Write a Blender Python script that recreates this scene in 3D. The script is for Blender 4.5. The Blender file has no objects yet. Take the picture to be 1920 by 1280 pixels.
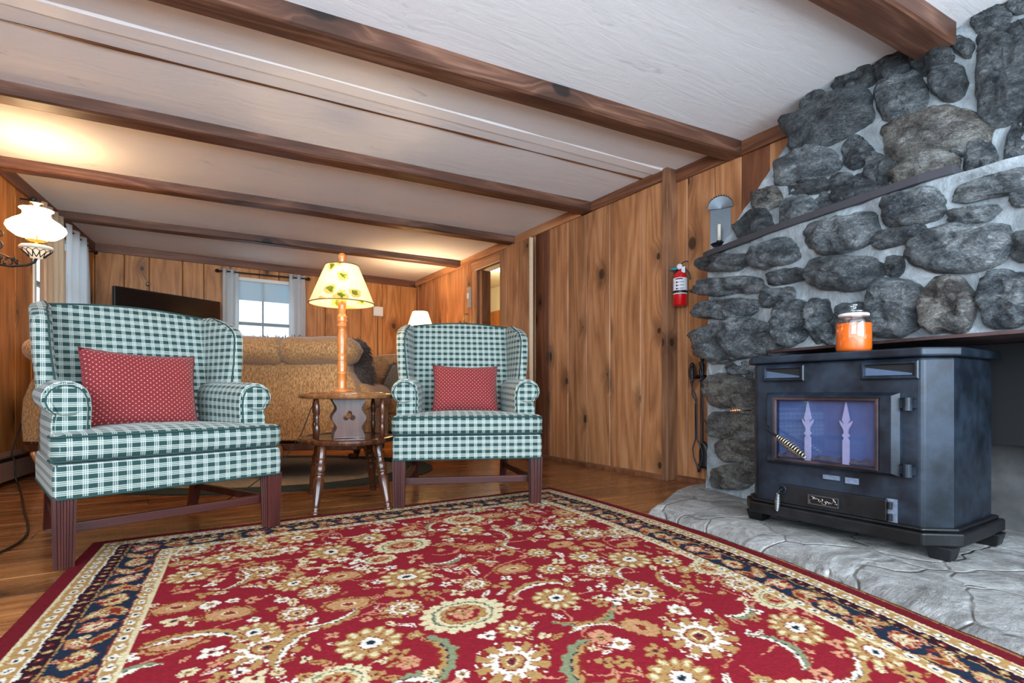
import bpy, math, random
import numpy as np
from mathutils import Vector, Matrix, noise as mnoise
random.seed(7)
C = bpy.context.scene.collection
SC = bpy.context.scene
# ---------------------------------------------------------------- camera, world daylight, added fill lights, exposure
YAW = math.radians(32.7)
EYE = 0.6
cd = bpy.data.cameras.new('camera'); cam = bpy.data.objects.new('camera', cd); C.objects.link(cam)
cam.location = (0, 0, EYE); cam.rotation_euler = (math.radians(90), 0, -YAW)
cd.sensor_width = 36; cd.lens = 18.75; cd.shift_y = 95/1920; cd.clip_start = .02
SC.camera = cam
SC.view_settings.view_transform = 'Standard'; SC.view_settings.look = 'None'
SC.view_settings.gamma = 1; SC.view_settings.use_curve_mapping = False
SC.view_settings.exposure = 0.54
w = bpy.data.worlds.new('daylight'); SC.world = w; w.use_nodes = True
bg = w.node_tree.nodes['Background']; bg.inputs[0].default_value = (.66, .83, 1, 1); bg.inputs[1].default_value = 1.5

def area(name, loc, target, sx, sy, power, col):
    l = bpy.data.lights.new(name, 'AREA'); l.shape = 'RECTANGLE'; l.size = sx; l.size_y = sy; l.energy = power; l.color = col
    o = bpy.data.objects.new(name, l); C.objects.link(o); o.location = loc
    o.rotation_euler = (Vector(target)-Vector(loc)).to_track_quat('-Z', 'Y').to_euler(); return o
area('added_daylight_fill', (-1.2, -.5, 1.35), (1.2, 2.6, 2.0), 1.8, 1.3, 80, (.72, .86, 1))  # added cool fill light; the room is open here, with no window
area('added_daylight_fill', (1.1, -1.2, 1.2), (.9, 4, 2.1), 1.8, 1.3, 75, (.76, .88, 1))  # second added fill behind the camera, tilted upward; no window stands there

def point(name, loc, power, col, r=.04):
    l = bpy.data.lights.new(name, 'POINT'); l.energy = power; l.color = col; l.shadow_soft_size = r
    o = bpy.data.objects.new(name, l); C.objects.link(o); o.location = loc; return o

# ---------------------------------------------------------------- measuring helpers (survey of the room)
cA, sA = math.cos(YAW), math.sin(YAW)
def ray(px, py):
    u = (px-960)/1000; return Vector((u*cA+sA, -u*sA+cA, (735-py)/1000))
def onz(px, py, z): d = ray(px, py); t = (z-EYE)/d.z; return Vector((d.x*t, d.y*t, z))
def onx(px, py, x): d = ray(px, py); t = x/d.x; return Vector((x, d.y*t, EYE+d.z*t))
def ony(px, py, y): d = ray(px, py); t = y/d.y; return Vector((d.x*t, y, EYE+d.z*t))

# ---------------------------------------------------------------- mesh builder
def srgb(r, g, b):
    f = lambda c: (c/255/12.92) if c/255 <= .04045 else ((c/255+.055)/1.055)**2.4
    return (f(r), f(g), f(b), 1)
class MB:
    def __init__(s): s.v = []; s.f = []; s.uv = []; s.seed = []; s.fm = []; s.M = Matrix(); s.sd = 0.; s.mi = 0
    def av(s, p): s.v.append(tuple(s.M @ Vector(p))); s.seed.append(s.sd); return len(s.v)-1
    def af(s, idx, uv=None): s.f.append(tuple(idx)); s.uv.append(uv); s.fm.append(s.mi)
    def box(s, x0, x1, y0, y1, z0, z1, uvf=None):
        i = [s.av((x, y, z)) for z in (z0, z1) for y in (y0, y1) for x in (x0, x1)]
        P = [(x, y, z) for z in (z0, z1) for y in (y0, y1) for x in (x0, x1)]
        for q in ((0,2,3,1), (4,5,7,6), (0,1,5,4), (2,6,7,3), (0,4,6,2), (1,3,7,5)):
            s.af([i[k] for k in q], [uvf(P[k]) for k in q] if uvf else None)
        return s
    def rings(s, R, cap0=True, cap1=True, closed=True, uv=None):
        I = [[s.av(p) for p in r] for r in R]; n = len(R[0]); m = n if closed else n-1
        for a in range(len(I)-1):
            for k in range(m):
                k2 = (k+1) % n
                u = [uv[a][k], uv[a][k+1 if k+1 < len(uv[a]) else 0], uv[a+1][k+1 if k+1 < len(uv[a]) else 0], uv[a+1][k]] if uv else None
                s.af((I[a][k], I[a][k2], I[a+1][k2], I[a+1][k]), u)
        if cap0: s.af(list(reversed(I[0])))
        if cap1: s.af(I[-1])
        return s
    def lathe(s, prof, c=(0,0,0), n=20, p1=None, t=False):
        """prof [(r,z)]; with p1 the z of the profile runs 0..1 from c to p1"""
        c = Vector(c)
        if p1 is not None:
            ax = Vector(p1)-c; L = ax.length; q = ax.to_track_quat('Z', 'Y')
        R = []
        for r, z in prof:
            ring = []
            for k in range(n):
                a = 2*math.pi*k/n; r2 = max(r, 1e-4)
                p = Vector((r2*math.cos(a), r2*math.sin(a), z*(L if p1 is not None else 1)))
                ring.append(c + (q @ p if p1 is not None else p))
            R.append(ring)
        return s.rings(R)
    def tube(s, pts, r, n=8, cap=True):
        pts = [Vector(p) for p in pts]; rr = r if isinstance(r, (list, tuple)) else [r]*len(pts)
        R = []; up = None
        for k, p in enumerate(pts):
            d = (pts[min(k+1, len(pts)-1)]-pts[max(k-1, 0)]).normalized()
            if up is None: up = Vector((0,0,1)) if abs(d.z) < .9 else Vector((1,0,0))
            a = d.cross(up).normalized() if d.cross(up).length > 1e-5 else Vector((1,0,0)); b = a.cross(d).normalized(); up = b
            R.append([p+a*rr[k]*math.cos(2*math.pi*j/n)+b*rr[k]*math.sin(2*math.pi*j/n) for j in range(n)])
        return s.rings([list(reversed(x)) for x in R], cap, cap)
    def prism(s, poly, fn, t0, t1):
        """extrude polygon [(a,b)] ; fn(a,b,t)->point"""
        return s.rings([[fn(a, b, t0) for a, b in poly], [fn(a, b, t1) for a, b in poly]])
    def grid(s, fn, nu, nv, uvf=None):
        I = [[s.av(fn(i/nu, j/nv)) for i in range(nu+1)] for j in range(nv+1)]
        for j in range(nv):
            for i in range(nu):
                u = [uvf(a/nu, b/nv) for a, b in ((i,j),(i+1,j),(i+1,j+1),(i,j+1))] if uvf else None
                s.af((I[j][i], I[j][i+1], I[j+1][i+1], I[j+1][i]), u)
        return s
    def build(s, name, mats, parent=None, smooth=False, bevel=0, bseg=2, sub=0, solid=0, loc=None, auto=None, recalc=True):
        me = bpy.data.meshes.new(name); me.from_pydata(s.v, [], s.f)
        if not isinstance(mats, (list, tuple)): mats = [mats]
        for m in mats: me.materials.append(m)
        if recalc:
            import bmesh
            bm = bmesh.new(); bm.from_mesh(me); bmesh.ops.recalc_face_normals(bm, faces=bm.faces); bm.to_mesh(me); bm.free()
        me.polygons.foreach_set('material_index', s.fm)
        ul = me.uv_layers.new(name='UVMap'); me.update()
        vs = s.v
        orig = {}
        for pi, p in enumerate(me.polygons):
            u = s.uv[pi]
            if u is not None:
                mp = dict(zip(s.f[pi], u))
                for li in p.loop_indices: ul.data[li].uv = mp[me.loops[li].vertex_index]
            else:
                n = p.normal; ax = max(range(3), key=lambda k: abs(n[k]))
                for li in p.loop_indices:
                    c = vs[me.loops[li].vertex_index]
                    ul.data[li].uv = ((c[1], c[2]) if ax == 0 else (c[0], c[2]) if ax == 1 else (c[0], c[1]))
        at = me.attributes.new('seed', 'FLOAT', 'POINT'); at.data.foreach_set('value', s.seed)
        if smooth: me.polygons.foreach_set('use_smooth', [True]*len(me.polygons))
        o = bpy.data.objects.new(name, me); C.objects.link(o)
        if parent: o.parent = parent
        if loc: o.location = loc
        if bevel:
            b = o.modifiers.new('b', 'BEVEL'); b.width = bevel; b.segments = bseg; b.limit_method = 'ANGLE'; b.angle_limit = math.radians(40)
        if sub:
            b = o.modifiers.new('s', 'SUBSURF'); b.levels = sub; b.render_levels = sub
        if solid:
            b = o.modifiers.new('t', 'SOLIDIFY'); b.thickness = solid; b.offset = 0
        return o
def tag(o, label, cat, group=None):
    o['label'] = label; o['category'] = cat
    if group: o['group'] = group
    return o
def struct(o, label=None):
    o['kind'] = 'structure'
    if label: o['label'] = label
    return o
def empty(name, loc, rz, label, cat, group=None):
    o = bpy.data.objects.new(name, None); C.objects.link(o); o.location = loc; o.rotation_euler = (0, 0, rz); o.empty_display_size = .1
    return tag(o, label, cat, group)

# ---------------------------------------------------------------- materials
class NT:
    def __init__(s, name):
        s.m = bpy.data.materials.new(name); s.m.use_nodes = True; s.t = s.m.node_tree
        s.b = s.t.nodes['Principled BSDF']; s.out = s.t.nodes['Material Output']
    def n(s, typ, ins=None, **kw):
        nd = s.t.nodes.new(typ)
        for k, v in kw.items(): setattr(nd, k, v)
        for k, v in (ins or {}).items(): s.set(nd.inputs[k], v)
        return nd
    def set(s, sock, v):
        if isinstance(v, bpy.types.NodeSocket): s.t.links.new(v, sock)
        else: sock.default_value = v
    def math(s, op, a, b=0., c=0., clamp=False):
        nd = s.n('ShaderNodeMath', {0: a, 1: b, 2: c}, operation=op, use_clamp=clamp); return nd.outputs[0]
    def mix(s, f, a, b, mode='MIX'):
        nd = s.n('ShaderNodeMix', data_type='RGBA', blend_type=mode); s.set(nd.inputs[0], f); s.set(nd.inputs[6], a); s.set(nd.inputs[7], b); return nd.outputs[2]
    def xyz(s, x, y, z=0.): return s.n('ShaderNodeCombineXYZ', {0: x, 1: y, 2: z}).outputs[0]
    def noise(s, vec, scale=5., detail=3., rough=.5, dist=0.):
        return s.n('ShaderNodeTexNoise', {'Vector': vec, 'Scale': scale, 'Detail': detail, 'Roughness': rough, 'Distortion': dist}).outputs[0]
    def ramp(s, f, stops, interp='LINEAR'):
        nd = s.n('ShaderNodeValToRGB', {0: f}); cr = nd.color_ramp; cr.interpolation = interp
        while len(cr.elements) < len(stops): cr.elements.new(.5)
        for e, (p, c) in zip(cr.elements, stops):
            e.position = p; e.color = c if len(c) == 4 else (*c, 1)
        return nd.outputs[0]
    def sm(s, x, a, b):
        nd = s.n('ShaderNodeMapRange', {0: x, 1: a, 2: b, 3: 0., 4: 1.}, interpolation_type='SMOOTHSTEP'); return nd.outputs[0]
    def uv(s):
        o = s.n('ShaderNodeUVMap', uv_map='UVMap').outputs[0]; sp = s.n('ShaderNodeSeparateXYZ', {0: o}); return o, sp.outputs[0], sp.outputs[1]
    def obj(s): return s.n('ShaderNodeTexCoord').outputs['Object']
    def attr(s, nm): return s.n('ShaderNodeAttribute', attribute_name=nm).outputs['Fac']
    def bump(s, h, strength=.3, dist=.01): s.set(s.b.inputs['Normal'], s.n('ShaderNodeBump', {'Height': h, 'Strength': strength, 'Distance': dist}).outputs[0])
    def P(s, **k):
        nm = {'color': 'Base Color', 'rough': 'Roughness', 'metal': 'Metallic', 'emit': 'Emission Color', 'es': 'Emission Strength', 'trans': 'Transmission Weight', 'ior': 'IOR', 'sheen': 'Sheen Weight', 'coat': 'Coat Weight', 'spec': 'Specular IOR Level', 'sss': 'Subsurface Weight'}
        for a, v in k.items(): s.set(s.b.inputs[nm[a]], v)
        return s.m
GR = lambda a: (a, a, a, 1)
def plain(name, col, rough=.5, metal=0., nz=.12, scale=30., bump=0., **k):
    t = NT(name); f = t.noise(t.obj(), scale, 4.)
    c = t.mix(f, tuple(x*(1-nz) for x in col[:3])+(1,), tuple(min(1, x*(1+nz)) for x in col[:3])+(1,))
    if bump: t.bump(f, bump, .004)
    return t.P(color=c, rough=rough, metal=metal, **k)
def wood(name, dark, mid, light, knots=1., rough=.45, ks=3.6, bright=.35, gs=55., coat=0.):
    t = NT(name); _, u, v = t.uv(); sd = t.attr('seed')
    off = t.math('MULTIPLY', sd, 17.3); off2 = t.math('MULTIPLY', sd, 7.7)
    U = t.math('ADD', u, off); V = t.math('ADD', v, off2)
    vo = t.n('ShaderNodeTexVoronoi', {'Vector': t.xyz(t.math('MULTIPLY', U, 1.15), t.math('MULTIPLY', V, .8)), 'Scale': ks, 'Randomness': .95}, voronoi_dimensions='2D')
    d = vo.outputs['Distance']; rc = t.n('ShaderNodeSeparateColor', {0: vo.outputs['Color']}).outputs[0]
    keep = t.math('GREATER_THAN', rc, 1-.55*knots)
    size = t.math('MULTIPLY_ADD', t.n('ShaderNodeSeparateColor', {0: vo.outputs['Color']}).outputs[1], .13, .02)
    wob = t.noise(t.xyz(U, V), 14., 3.); d2 = t.math('MULTIPLY_ADD', t.math('SUBTRACT', wob, .5), .07, d)
    kn = t.math('MULTIPLY', t.math('SUBTRACT', 1., t.sm(d2, t.math('MULTIPLY', size, .6), size)), keep)
    halo = t.math('MULTIPLY', t.math('SUBTRACT', 1., t.sm(d2, size, .33)), keep)
    Uw = t.math('ADD', U, t.math('MULTIPLY', halo, .05))
    big = t.noise(t.xyz(t.math('MULTIPLY', Uw, 5.), t.math('MULTIPLY', V, .4)), 1., 2., .45, .3)
    ringsv = t.math('FRACT', t.math('MULTIPLY', big, 9.))
    ringsv = t.math('ABSOLUTE', t.math('SUBTRACT', t.math('MULTIPLY', ringsv, 2.), 1.))
    fine = t.noise(t.xyz(t.math('MULTIPLY', Uw, gs*2), t.math('MULTIPLY', V, 3.)), 1., 4., .6)
    g = t.math('ADD', t.math('MULTIPLY', ringsv, .2), t.math('ADD', t.math('MULTIPLY', fine, .38), t.math('MULTIPLY', t.noise(t.xyz(t.math('MULTIPLY', U, 5.), V), 1.6, 4., .6), .62)))
    col = t.ramp(g, [(.3, light), (.6, mid), (.9, dark)])
    wn = t.n('ShaderNodeTexWhiteNoise', {'W': t.math('MULTIPLY', sd, 91.7)}, noise_dimensions='1D').outputs[0]
    br = t.math('MULTIPLY_ADD', wn, bright, 1-bright*.5)
    col = t.mix(1., col, t.n('ShaderNodeCombineColor', {0: br, 1: br, 2: br}).outputs[0], 'MULTIPLY')
    col = t.mix(t.math('MULTIPLY', halo, .5), col, tuple(x*.55 for x in dark[:3])+(1,))
    col = t.mix(t.math('MULTIPLY', kn, .85), col, tuple(x*.13 for x in dark[:3])+(1,))
    t.bump(t.math('SUBTRACT', fine, t.math('MULTIPLY', kn, .6)), .12, .003)
    return t.P(color=col, rough=t.math('MULTIPLY_ADD', fine, .2, rough-.1), coat=coat)
pine = wood('pine_boards', srgb(106,64,38), srgb(172,116,74), srgb(202,152,108), .85, .5, 2.6, .3)
pine_lamplit = wood('lamplit_pine_boards', srgb(118,68,26), srgb(184,120,58), srgb(214,156,90), .8, .45, 2.6, .25)  # same pine with the warm lamplight put into its colour
pine_dark = wood('dark_pine_boards', srgb(70,40,26), srgb(112,66,42), srgb(148,92,62), .8, .5, bright=.3)
beam_wood = wood('beam_wood', srgb(50,30,22), srgb(90,56,40), srgb(144,104,82), .8, .5, 1.8)
trim_wood = wood('brown_trim_wood', srgb(66,36,22), srgb(112,68,44), srgb(150,100,68), .3, .45)
post_wood = wood('grey_brown_wood', srgb(72,46,32), srgb(124,84,58), srgb(160,116,84), .5, .6)
floor_wood = wood('floor_wood', srgb(58,30,14), srgb(126,76,40), srgb(170,112,62), .5, .28, 2.0, .4, coat=.25)
mahog = wood('dark_red_leg_wood', srgb(34,12,10), srgb(64,24,20), srgb(92,44,36), 0., .35)
walnut = wood('dark_stained_wood', srgb(34,16,10), srgb(72,38,22), srgb(116,66,38), 0., .25, coat=.3)
walnut2 = wood('brown_table_wood', srgb(74,42,22), srgb(134,86,48), srgb(176,124,78), 0., .25, coat=.4)
honey = wood('honey_turned_wood', srgb(132,68,26), srgb(190,112,52), srgb(222,154,88), 0., .25, coat=.4)

def plaster():
    t = NT('white_plaster'); o = t.obj()
    a = t.noise(o, 1.1, 5., .6, .6); s_ = t.n('ShaderNodeMapping', {0: o, 3: (2., 9., 4.)}).outputs[0]
    b = t.noise(s_, 1.6, 7., .65, 1.2)
    c = t.mix(a, srgb(230,230,232), srgb(246,246,246)); c = t.mix(t.math('MULTIPLY', t.sm(b, .62, .75), .35), c, srgb(250,250,252)); c = t.mix(t.math('MULTIPLY', t.sm(b, .38, .28), .4), c, srgb(176,178,184))
    t.bump(b, .2, .015); return t.P(color=c, rough=.75)
plast = plaster()
white_paint = plain('white_painted_board', srgb(254,254,255), .4, nz=.02, bump=.1)

def plaid():
    t = NT('green_plaid_fabric'); _, u, v = t.uv()
    def lines(x, P, w, ps):
        f = t.math('FRACT', t.math('DIVIDE', x, P)); o = None
        for p in ps:
            l = t.math('LESS_THAN', t.math('ABSOLUTE', t.math('SUBTRACT', f, p)), w); o = l if o is None else t.math('MAXIMUM', o, l)
        return f, o
    fu, lu = lines(u, .041, .024, (.64, .79, .94)); fv, lv = lines(v, .034, .034, (.55, .755, .96))
    bu = t.math('GREATER_THAN', fu, .61); bv = t.math('GREATER_THAN', fv, .5)
    c = t.mix(t.noise(t.xyz(t.math('MULTIPLY', u, 900.), t.math('MULTIPLY', v, 900.)), 1., 1.), srgb(14,46,46), srgb(28,68,64))
    c = t.mix(t.math('MULTIPLY', bu, .14), c, srgb(190,210,205)); c = t.mix(t.math('MULTIPLY', bv, .34), c, srgb(160,178,170))
    c = t.mix(t.math('MULTIPLY', lv, .5), c, srgb(226,226,210)); c = t.mix(t.math('MULTIPLY', lu, .48), c, srgb(226,230,218))
    w_ = t.noise(t.xyz(t.math('MULTIPLY', u, 500.), t.math('MULTIPLY', v, 500.)), 1., 2.)
    t.bump(w_, .2, .002); return t.P(color=c, rough=.85, sheen=.15)
plaid_m = plaid()
pipe_m = plain('dark_green_piping', srgb(28,60,56), .8)
def dots():
    t = NT('red_dotted_fabric'); _, u, v = t.uv(); P = .021
    a = t.math('DIVIDE', t.math('ADD', u, v), P); b = t.math('DIVIDE', t.math('SUBTRACT', u, v), P)
    fa = t.math('SUBTRACT', t.math('FRACT', a), .5); fb = t.math('SUBTRACT', t.math('FRACT', b), .5)
    d = t.math('SQRT', t.math('ADD', t.math('MULTIPLY', fa, fa), t.math('MULTIPLY', fb, fb)))
    k = t.math('LESS_THAN', d, .17)
    ln = t.math('MAXIMUM', t.math('GREATER_THAN', t.math('ABSOLUTE', fa), .43), t.math('GREATER_THAN', t.math('ABSOLUTE', fb), .43))
    n_ = t.noise(t.xyz(t.math('MULTIPLY', u, 400.), t.math('MULTIPLY', v, 400.)), 1., 2.)
    c = t.mix(n_, srgb(98,14,20), srgb(134,28,34)); c = t.mix(t.math('MULTIPLY', ln, .4), c, srgb(96,14,20)); c = t.mix(t.math('MULTIPLY', k, .75), c, srgb(226,150,128))
    t.bump(n_, .2, .002); return t.P(color=c, rough=.85, sheen=.2)
dots_m = dots()
def chen(name, a, b, sc=1.):
    t = NT(name); o = t.obj(); m = t.n('ShaderNodeMapping', {0: o, 3: (160*sc, 160*sc, 50*sc)}).outputs[0]
    n1 = t.noise(m, 1., 3.); n2 = t.noise(o, 9., 3.)
    c = t.mix(t.sm(n1, .3, .7), a, b); c = t.mix(t.math('MULTIPLY', n2, .35), c, a); t.bump(n1, .35, .004); return t.P(color=c, rough=.8, sheen=.3)
sofa_m = chen('tan_chenille', srgb(128,86,46), srgb(206,158,102))
taupe_m = chen('taupe_velvet', srgb(96,88,74), srgb(140,130,110)); fringe_m = chen('brown_fringe', srgb(50,38,34), srgb(120,98,84), 3)
def stone():
    t = NT('fieldstone'); o = t.obj(); sd = t.attr('seed')
    wv = t.n('ShaderNodeTexWhiteNoise', {'W': t.math('MULTIPLY', sd, 37.1)}, noise_dimensions='1D').outputs
    p = t.n('ShaderNodeVectorMath', {0: o, 1: wv[1]}, operation='ADD').outputs[0]
    rot = t.n('ShaderNodeVectorMath', {0: wv[1], 3: .9}, operation='SCALE').outputs[0]
    m = t.n('ShaderNodeMapping', {0: p, 2: rot, 3: (1., 1.2, 2.1)}).outputs[0]
    a = t.noise(m, 6., 10., .72, .5); b = t.noise(p, 75., 5., .75)
    v = t.noise(m, 15., 8., .75, 2.2); ridge = t.math('ABSOLUTE', t.math('SUBTRACT', v, .5))
    v2 = t.noise(m, 42., 6., .7, 1.5); ridge2 = t.math('ABSOLUTE', t.math('SUBTRACT', v2, .5))
    f = t.math('ADD', t.math('MULTIPLY', a, .78), t.math('ADD', t.math('MULTIPLY', b, .28), t.math('MULTIPLY', t.math('SUBTRACT', v2, .5), .2)))
    f = t.math('SUBTRACT', f, .03)
    c = t.ramp(f, [(.33, srgb(34,40,46)), (.43, srgb(88,96,102)), (.51, srgb(140,148,152)), (.61, srgb(208,214,216))])
    br = t.ramp(f, [(.33, srgb(54,46,40)), (.43, srgb(118,104,90)), (.51, srgb(166,152,134)), (.61, srgb(214,204,188))])
    c = t.mix(t.math('MULTIPLY', t.math('GREATER_THAN', sd, .5), t.math('MULTIPLY_ADD', t.noise(p, 4.), .9, .1)), c, br)
    k = t.math('MULTIPLY_ADD', wv[0], .85, .5); c = t.mix(1., c, t.n('ShaderNodeCombineColor', {0: k, 1: k, 2: k}).outputs[0], 'MULTIPLY')
    c = t.mix(t.math('MULTIPLY', t.sm(b, .60, .70), .6), c, srgb(200,208,214)); c = t.mix(t.math('MULTIPLY', t.sm(ridge, .035, .0), .7), c, srgb(20,22,26))
    c = t.mix(t.math('MULTIPLY', t.sm(ridge2, .03, .0), .45), c, srgb(24,26,30))
    h = t.math('ADD', t.math('MULTIPLY', a, 1.), t.math('ADD', t.math('MULTIPLY', t.math('MINIMUM', ridge, .12), 3.2), t.math('ADD', t.math('MULTIPLY', t.math('MINIMUM', ridge2, .1), 1.3), t.math('MULTIPLY', b, .22))))
    t.bump(h, 1., .028); return t.P(color=c, rough=.42)
stone_m = stone()
def mortar():
    t = NT('grey_mortar'); o = t.obj(); a = t.noise(o, 8., 6., .65, .5); b = t.noise(o, 60., 3.)
    c = t.ramp(a, [(.3, srgb(98,104,106)), (.55, srgb(148,156,160)), (.75, srgb(190,198,202))]); t.bump(t.math('ADD', a, t.math('MULTIPLY', b, .3)), .6, .02)
    return t.P(color=c, rough=.85)
mortar_m = mortar()
def hearthm():
    t = NT('hearth_stone'); o = t.obj(); wv = t.n('ShaderNodeTexNoise', {'Vector': o, 'Scale': 3., 'Detail': 3.}).outputs[1]
    p = t.n('ShaderNodeVectorMath', {0: o, 1: t.n('ShaderNodeVectorMath', {0: wv, 3: .35}, operation='SCALE').outputs[0]}, operation='ADD').outputs[0]
    ed = t.n('ShaderNodeTexVoronoi', {'Vector': p, 'Scale': 3.1}, feature='DISTANCE_TO_EDGE').outputs[0]
    ce = t.n('ShaderNodeTexVoronoi', {'Vector': p, 'Scale': 3.1}).outputs[1]
    a = t.noise(o, 6., 8., .65, 1.); m = t.n('ShaderNodeMapping', {0: o, 2: (0, 0, .5), 3: (40., 7., 10.)}).outputs[0]; s_ = t.noise(m, 1., 5., .6)
    c = t.ramp(a, [(.3, srgb(104,102,98)), (.5, srgb(152,150,146)), (.72, srgb(196,196,192))])
    k = t.n('ShaderNodeSeparateColor', {0: ce}).outputs[0]; k = t.math('MULTIPLY_ADD', k, .4, .78)
    c = t.mix(1., c, t.n('ShaderNodeCombineColor', {0: k, 1: k, 2: t.math('MULTIPLY', k, 1.01)}).outputs[0], 'MULTIPLY')
    c = t.mix(t.math('MULTIPLY', t.sm(s_, .55, .7), .3), c, srgb(90,92,94))
    fn = t.noise(o, 46., 6., .7, .6); big2 = t.noise(o, 1.7, 4., .6)
    c = t.mix(t.math('MULTIPLY', t.sm(fn, .5, .66), .45), c, srgb(84,84,82)); c = t.mix(t.math('MULTIPLY', t.sm(big2, .5, .68), .5), c, srgb(112,106,96)); c = t.mix(t.math('MULTIPLY', t.sm(fn, .42, .3), .4), c, srgb(220,222,224))
    crack = t.math('MULTIPLY', t.math('SUBTRACT', 1., t.sm(ed, .0, .008)), t.sm(t.noise(o, 5.), .45, .6))
    c = t.mix(t.math('MULTIPLY', crack, .85), c, srgb(34,34,36))
    t.bump(t.math('ADD', t.math('MULTIPLY', a, 1.1), t.math('ADD', t.math('MULTIPLY', t.sm(ed, 0., .035), .45), t.math('ADD', t.math('MULTIPLY', fn, .3), t.math('MULTIPLY', s_, .15)))), .8, .025)
    return t.P(color=c, rough=.55)
hearth_m = hearthm()
def iron(name, col=(34,44,56), r=.42):
    t = NT(name); o = t.obj(); a = t.noise(o, 5., 5., .6); b = t.noise(o, 90., 3.)
    c = t.mix(t.sm(a, .35, .65), tuple(x*.4 for x in srgb(*col)[:3])+(1,), tuple(x*1.45 for x in srgb(*col)[:3])+(1,))  # blotches put reflected sheen into the colour, bluish by default
    t.bump(b, .08, .003); return t.P(color=c, metal=.25, rough=t.math('MULTIPLY_ADD', a, .5, r-.27))
iron_m = iron('black_iron'); iron_d = iron('matte_black_iron', (22,23,26), .5); iron_r = iron('rust_brown_iron', (70,50,50), .55)
brass = plain('brass', srgb(190,150,80), .3, 1.); steel = plain('brushed_steel', srgb(180,182,186), .3, 1.); pewter = plain('dark_pewter', srgb(100,106,112), .38, .8)
black = plain('black_plastic', srgb(16,16,18), .4); white_m = plain('white_plastic', srgb(235,235,228), .45, nz=.03); dark_void = plain('flat_black', srgb(14,14,16), .9)  # last one: flat black for the vent openings and firebox panels
def glass(name='clear_glass', tint=(1,1,1,1), f=.1):
    t = NT(name); tr = t.n('ShaderNodeBsdfTransparent', {0: tint}); gl = t.n('ShaderNodeBsdfGlossy', {0: (1,1,1,1), 1: .03})
    m = t.n('ShaderNodeMixShader', {0: f, 1: tr.outputs[0], 2: gl.outputs[0]}); t.t.links.new(m.outputs[0], t.out.inputs[0]); return t.m
glass_m = glass(); smoke_glass = glass('smoky_stove_glass', (.80,.84,.94,1), .05)
def glow(name, col, st): 
    t = NT(name); return t.P(color=col, emit=col, es=st, rough=.6)
# ---------------------------------------------------------------- room shell
CZ = 2.12
def boards(name, p0, d, nin, edges, z0, z1, holes, mat, seedbase, darks=(), dark_mat=None, label=None, th=.03):
    """vertical boards along direction d from p0; nin = inward normal; room-side face on the line"""
    mb = MB(); d = Vector((*d, 0)).normalized(); n = Vector((*nin, 0)).normalized(); p0 = Vector((*p0, 0)); ch = .005
    for k in range(len(edges)-1):
        a0, a1 = edges[k]+.0015, edges[k+1]-.0015; mb.sd = seedbase+k*.137
        mb.mi = 1 if k in darks else 0
        segs = [(a0, a1, z0, z1)]
        for h in holes:
            ns = []
            for (b0, b1, c0, c1) in segs:
                if b1 <= h[0] or b0 >= h[1] or c1 <= h[2] or c0 >= h[3]: ns.append((b0, b1, c0, c1)); continue
                if b0 < h[0]-.002: ns.append((b0, h[0], c0, c1))
                if b1 > h[1]+.002: ns.append((h[1], b1, c0, c1))
                m0, m1 = max(b0, h[0]), min(b1, h[1])
                if c0 < h[2]-.002: ns.append((m0, m1, c0, h[2]))
                if c1 > h[3]+.002: ns.append((m0, m1, h[3], c1))
            segs = ns
        for (b0, b1, c0, c1) in segs:
            rr = random.Random(k); w = rr.uniform(-.0025, .0025)
            poly = [(b0, -th), (b0, -ch+w), (b0+ch, w), (b1-ch, w), (b1, -ch+w), (b1, -th)]
            R = []; U = []
            for z in (c0, c1):
                R.append([p0+d*a+n*o+Vector((0, 0, z)) for a, o in poly]); U.append([(a-edges[k]+o*.5, z) for a, o in poly]+[(b0-edges[k], z)])
            mb.rings(R, uv=U)
            mb.prism([(b0-.003, -th-.03), (b0-.003, -th), (b1+.003, -th), (b1+.003, -th-.03)], lambda a, b, t: p0+d*a+n*b+Vector((0, 0, t)), c0, c1)
    mats = [mat]+([dark_mat] if dark_mat else [])
    return struct(mb.build(name, mats), label)
def cum(a, b, lo, hi, seed):
    r = random.Random(seed); e = [a]
    while e[-1] < b-hi: e.append(e[-1]+r.uniform(lo, hi))
    return e+[b]
# right wall, far section (x = 2.85)
ed = [onx(x, 640, 2.85).y for x in (1246, 1201, 1144, 1100, 1065, 1030, 1004)]
ed += cum(ed[-1], 6.9, .17, .26, 3)[1:]
DY0, DY1, DZ = 4.60, 5.15, 1.95
rw = boards('wall_right', (2.85, 0), (0, 1), (-1, 0), ed, 0, CZ, [(DY0, DY1, -1, DZ)], pine, 1.13, darks=(5,), dark_mat=pine_dark, label='knotty pine board wall on the right')  # the single dark board carries the shadow beside the door leaf as colour
YP = ed[0]
mb = MB(); mb.sd = .4; mb.box(2.825, 3.02, YP-.045, YP+.003, 0, CZ, lambda p: (p[0]+p[1], p[2]))
struct(mb.build('trim_1', post_wood, bevel=.004), 'grey-brown corner post where the pine wall steps back')
boards('wall_alcove', (2.93, 0), (0, 1), (-1, 0), [1.2, 1.45, 1.66, 1.80, 1.98, 2.17, 2.38, YP], 0, CZ+.02, [], pine, 4.71, darks=(1, 3), dark_mat=pine_dark, label='pine boards beside the chimney')
boards('wall_back', (-.9, 6.88), (1, 0), (0, -1), cum(0, 4.0, .2, .32, 9), 0, CZ, [(1.50, 2.16, 1.05, 1.93)], pine_lamplit, 9.3, label='knotty pine back wall with warm lamplight in its colour')
LW0 = Vector((-.65, 6.95)); LD = Vector((-.134, -.991)); LN = (.991, -.134)
WL0, WL1 = .55, 1.63   # window on the left wall, distance from the corner
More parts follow.
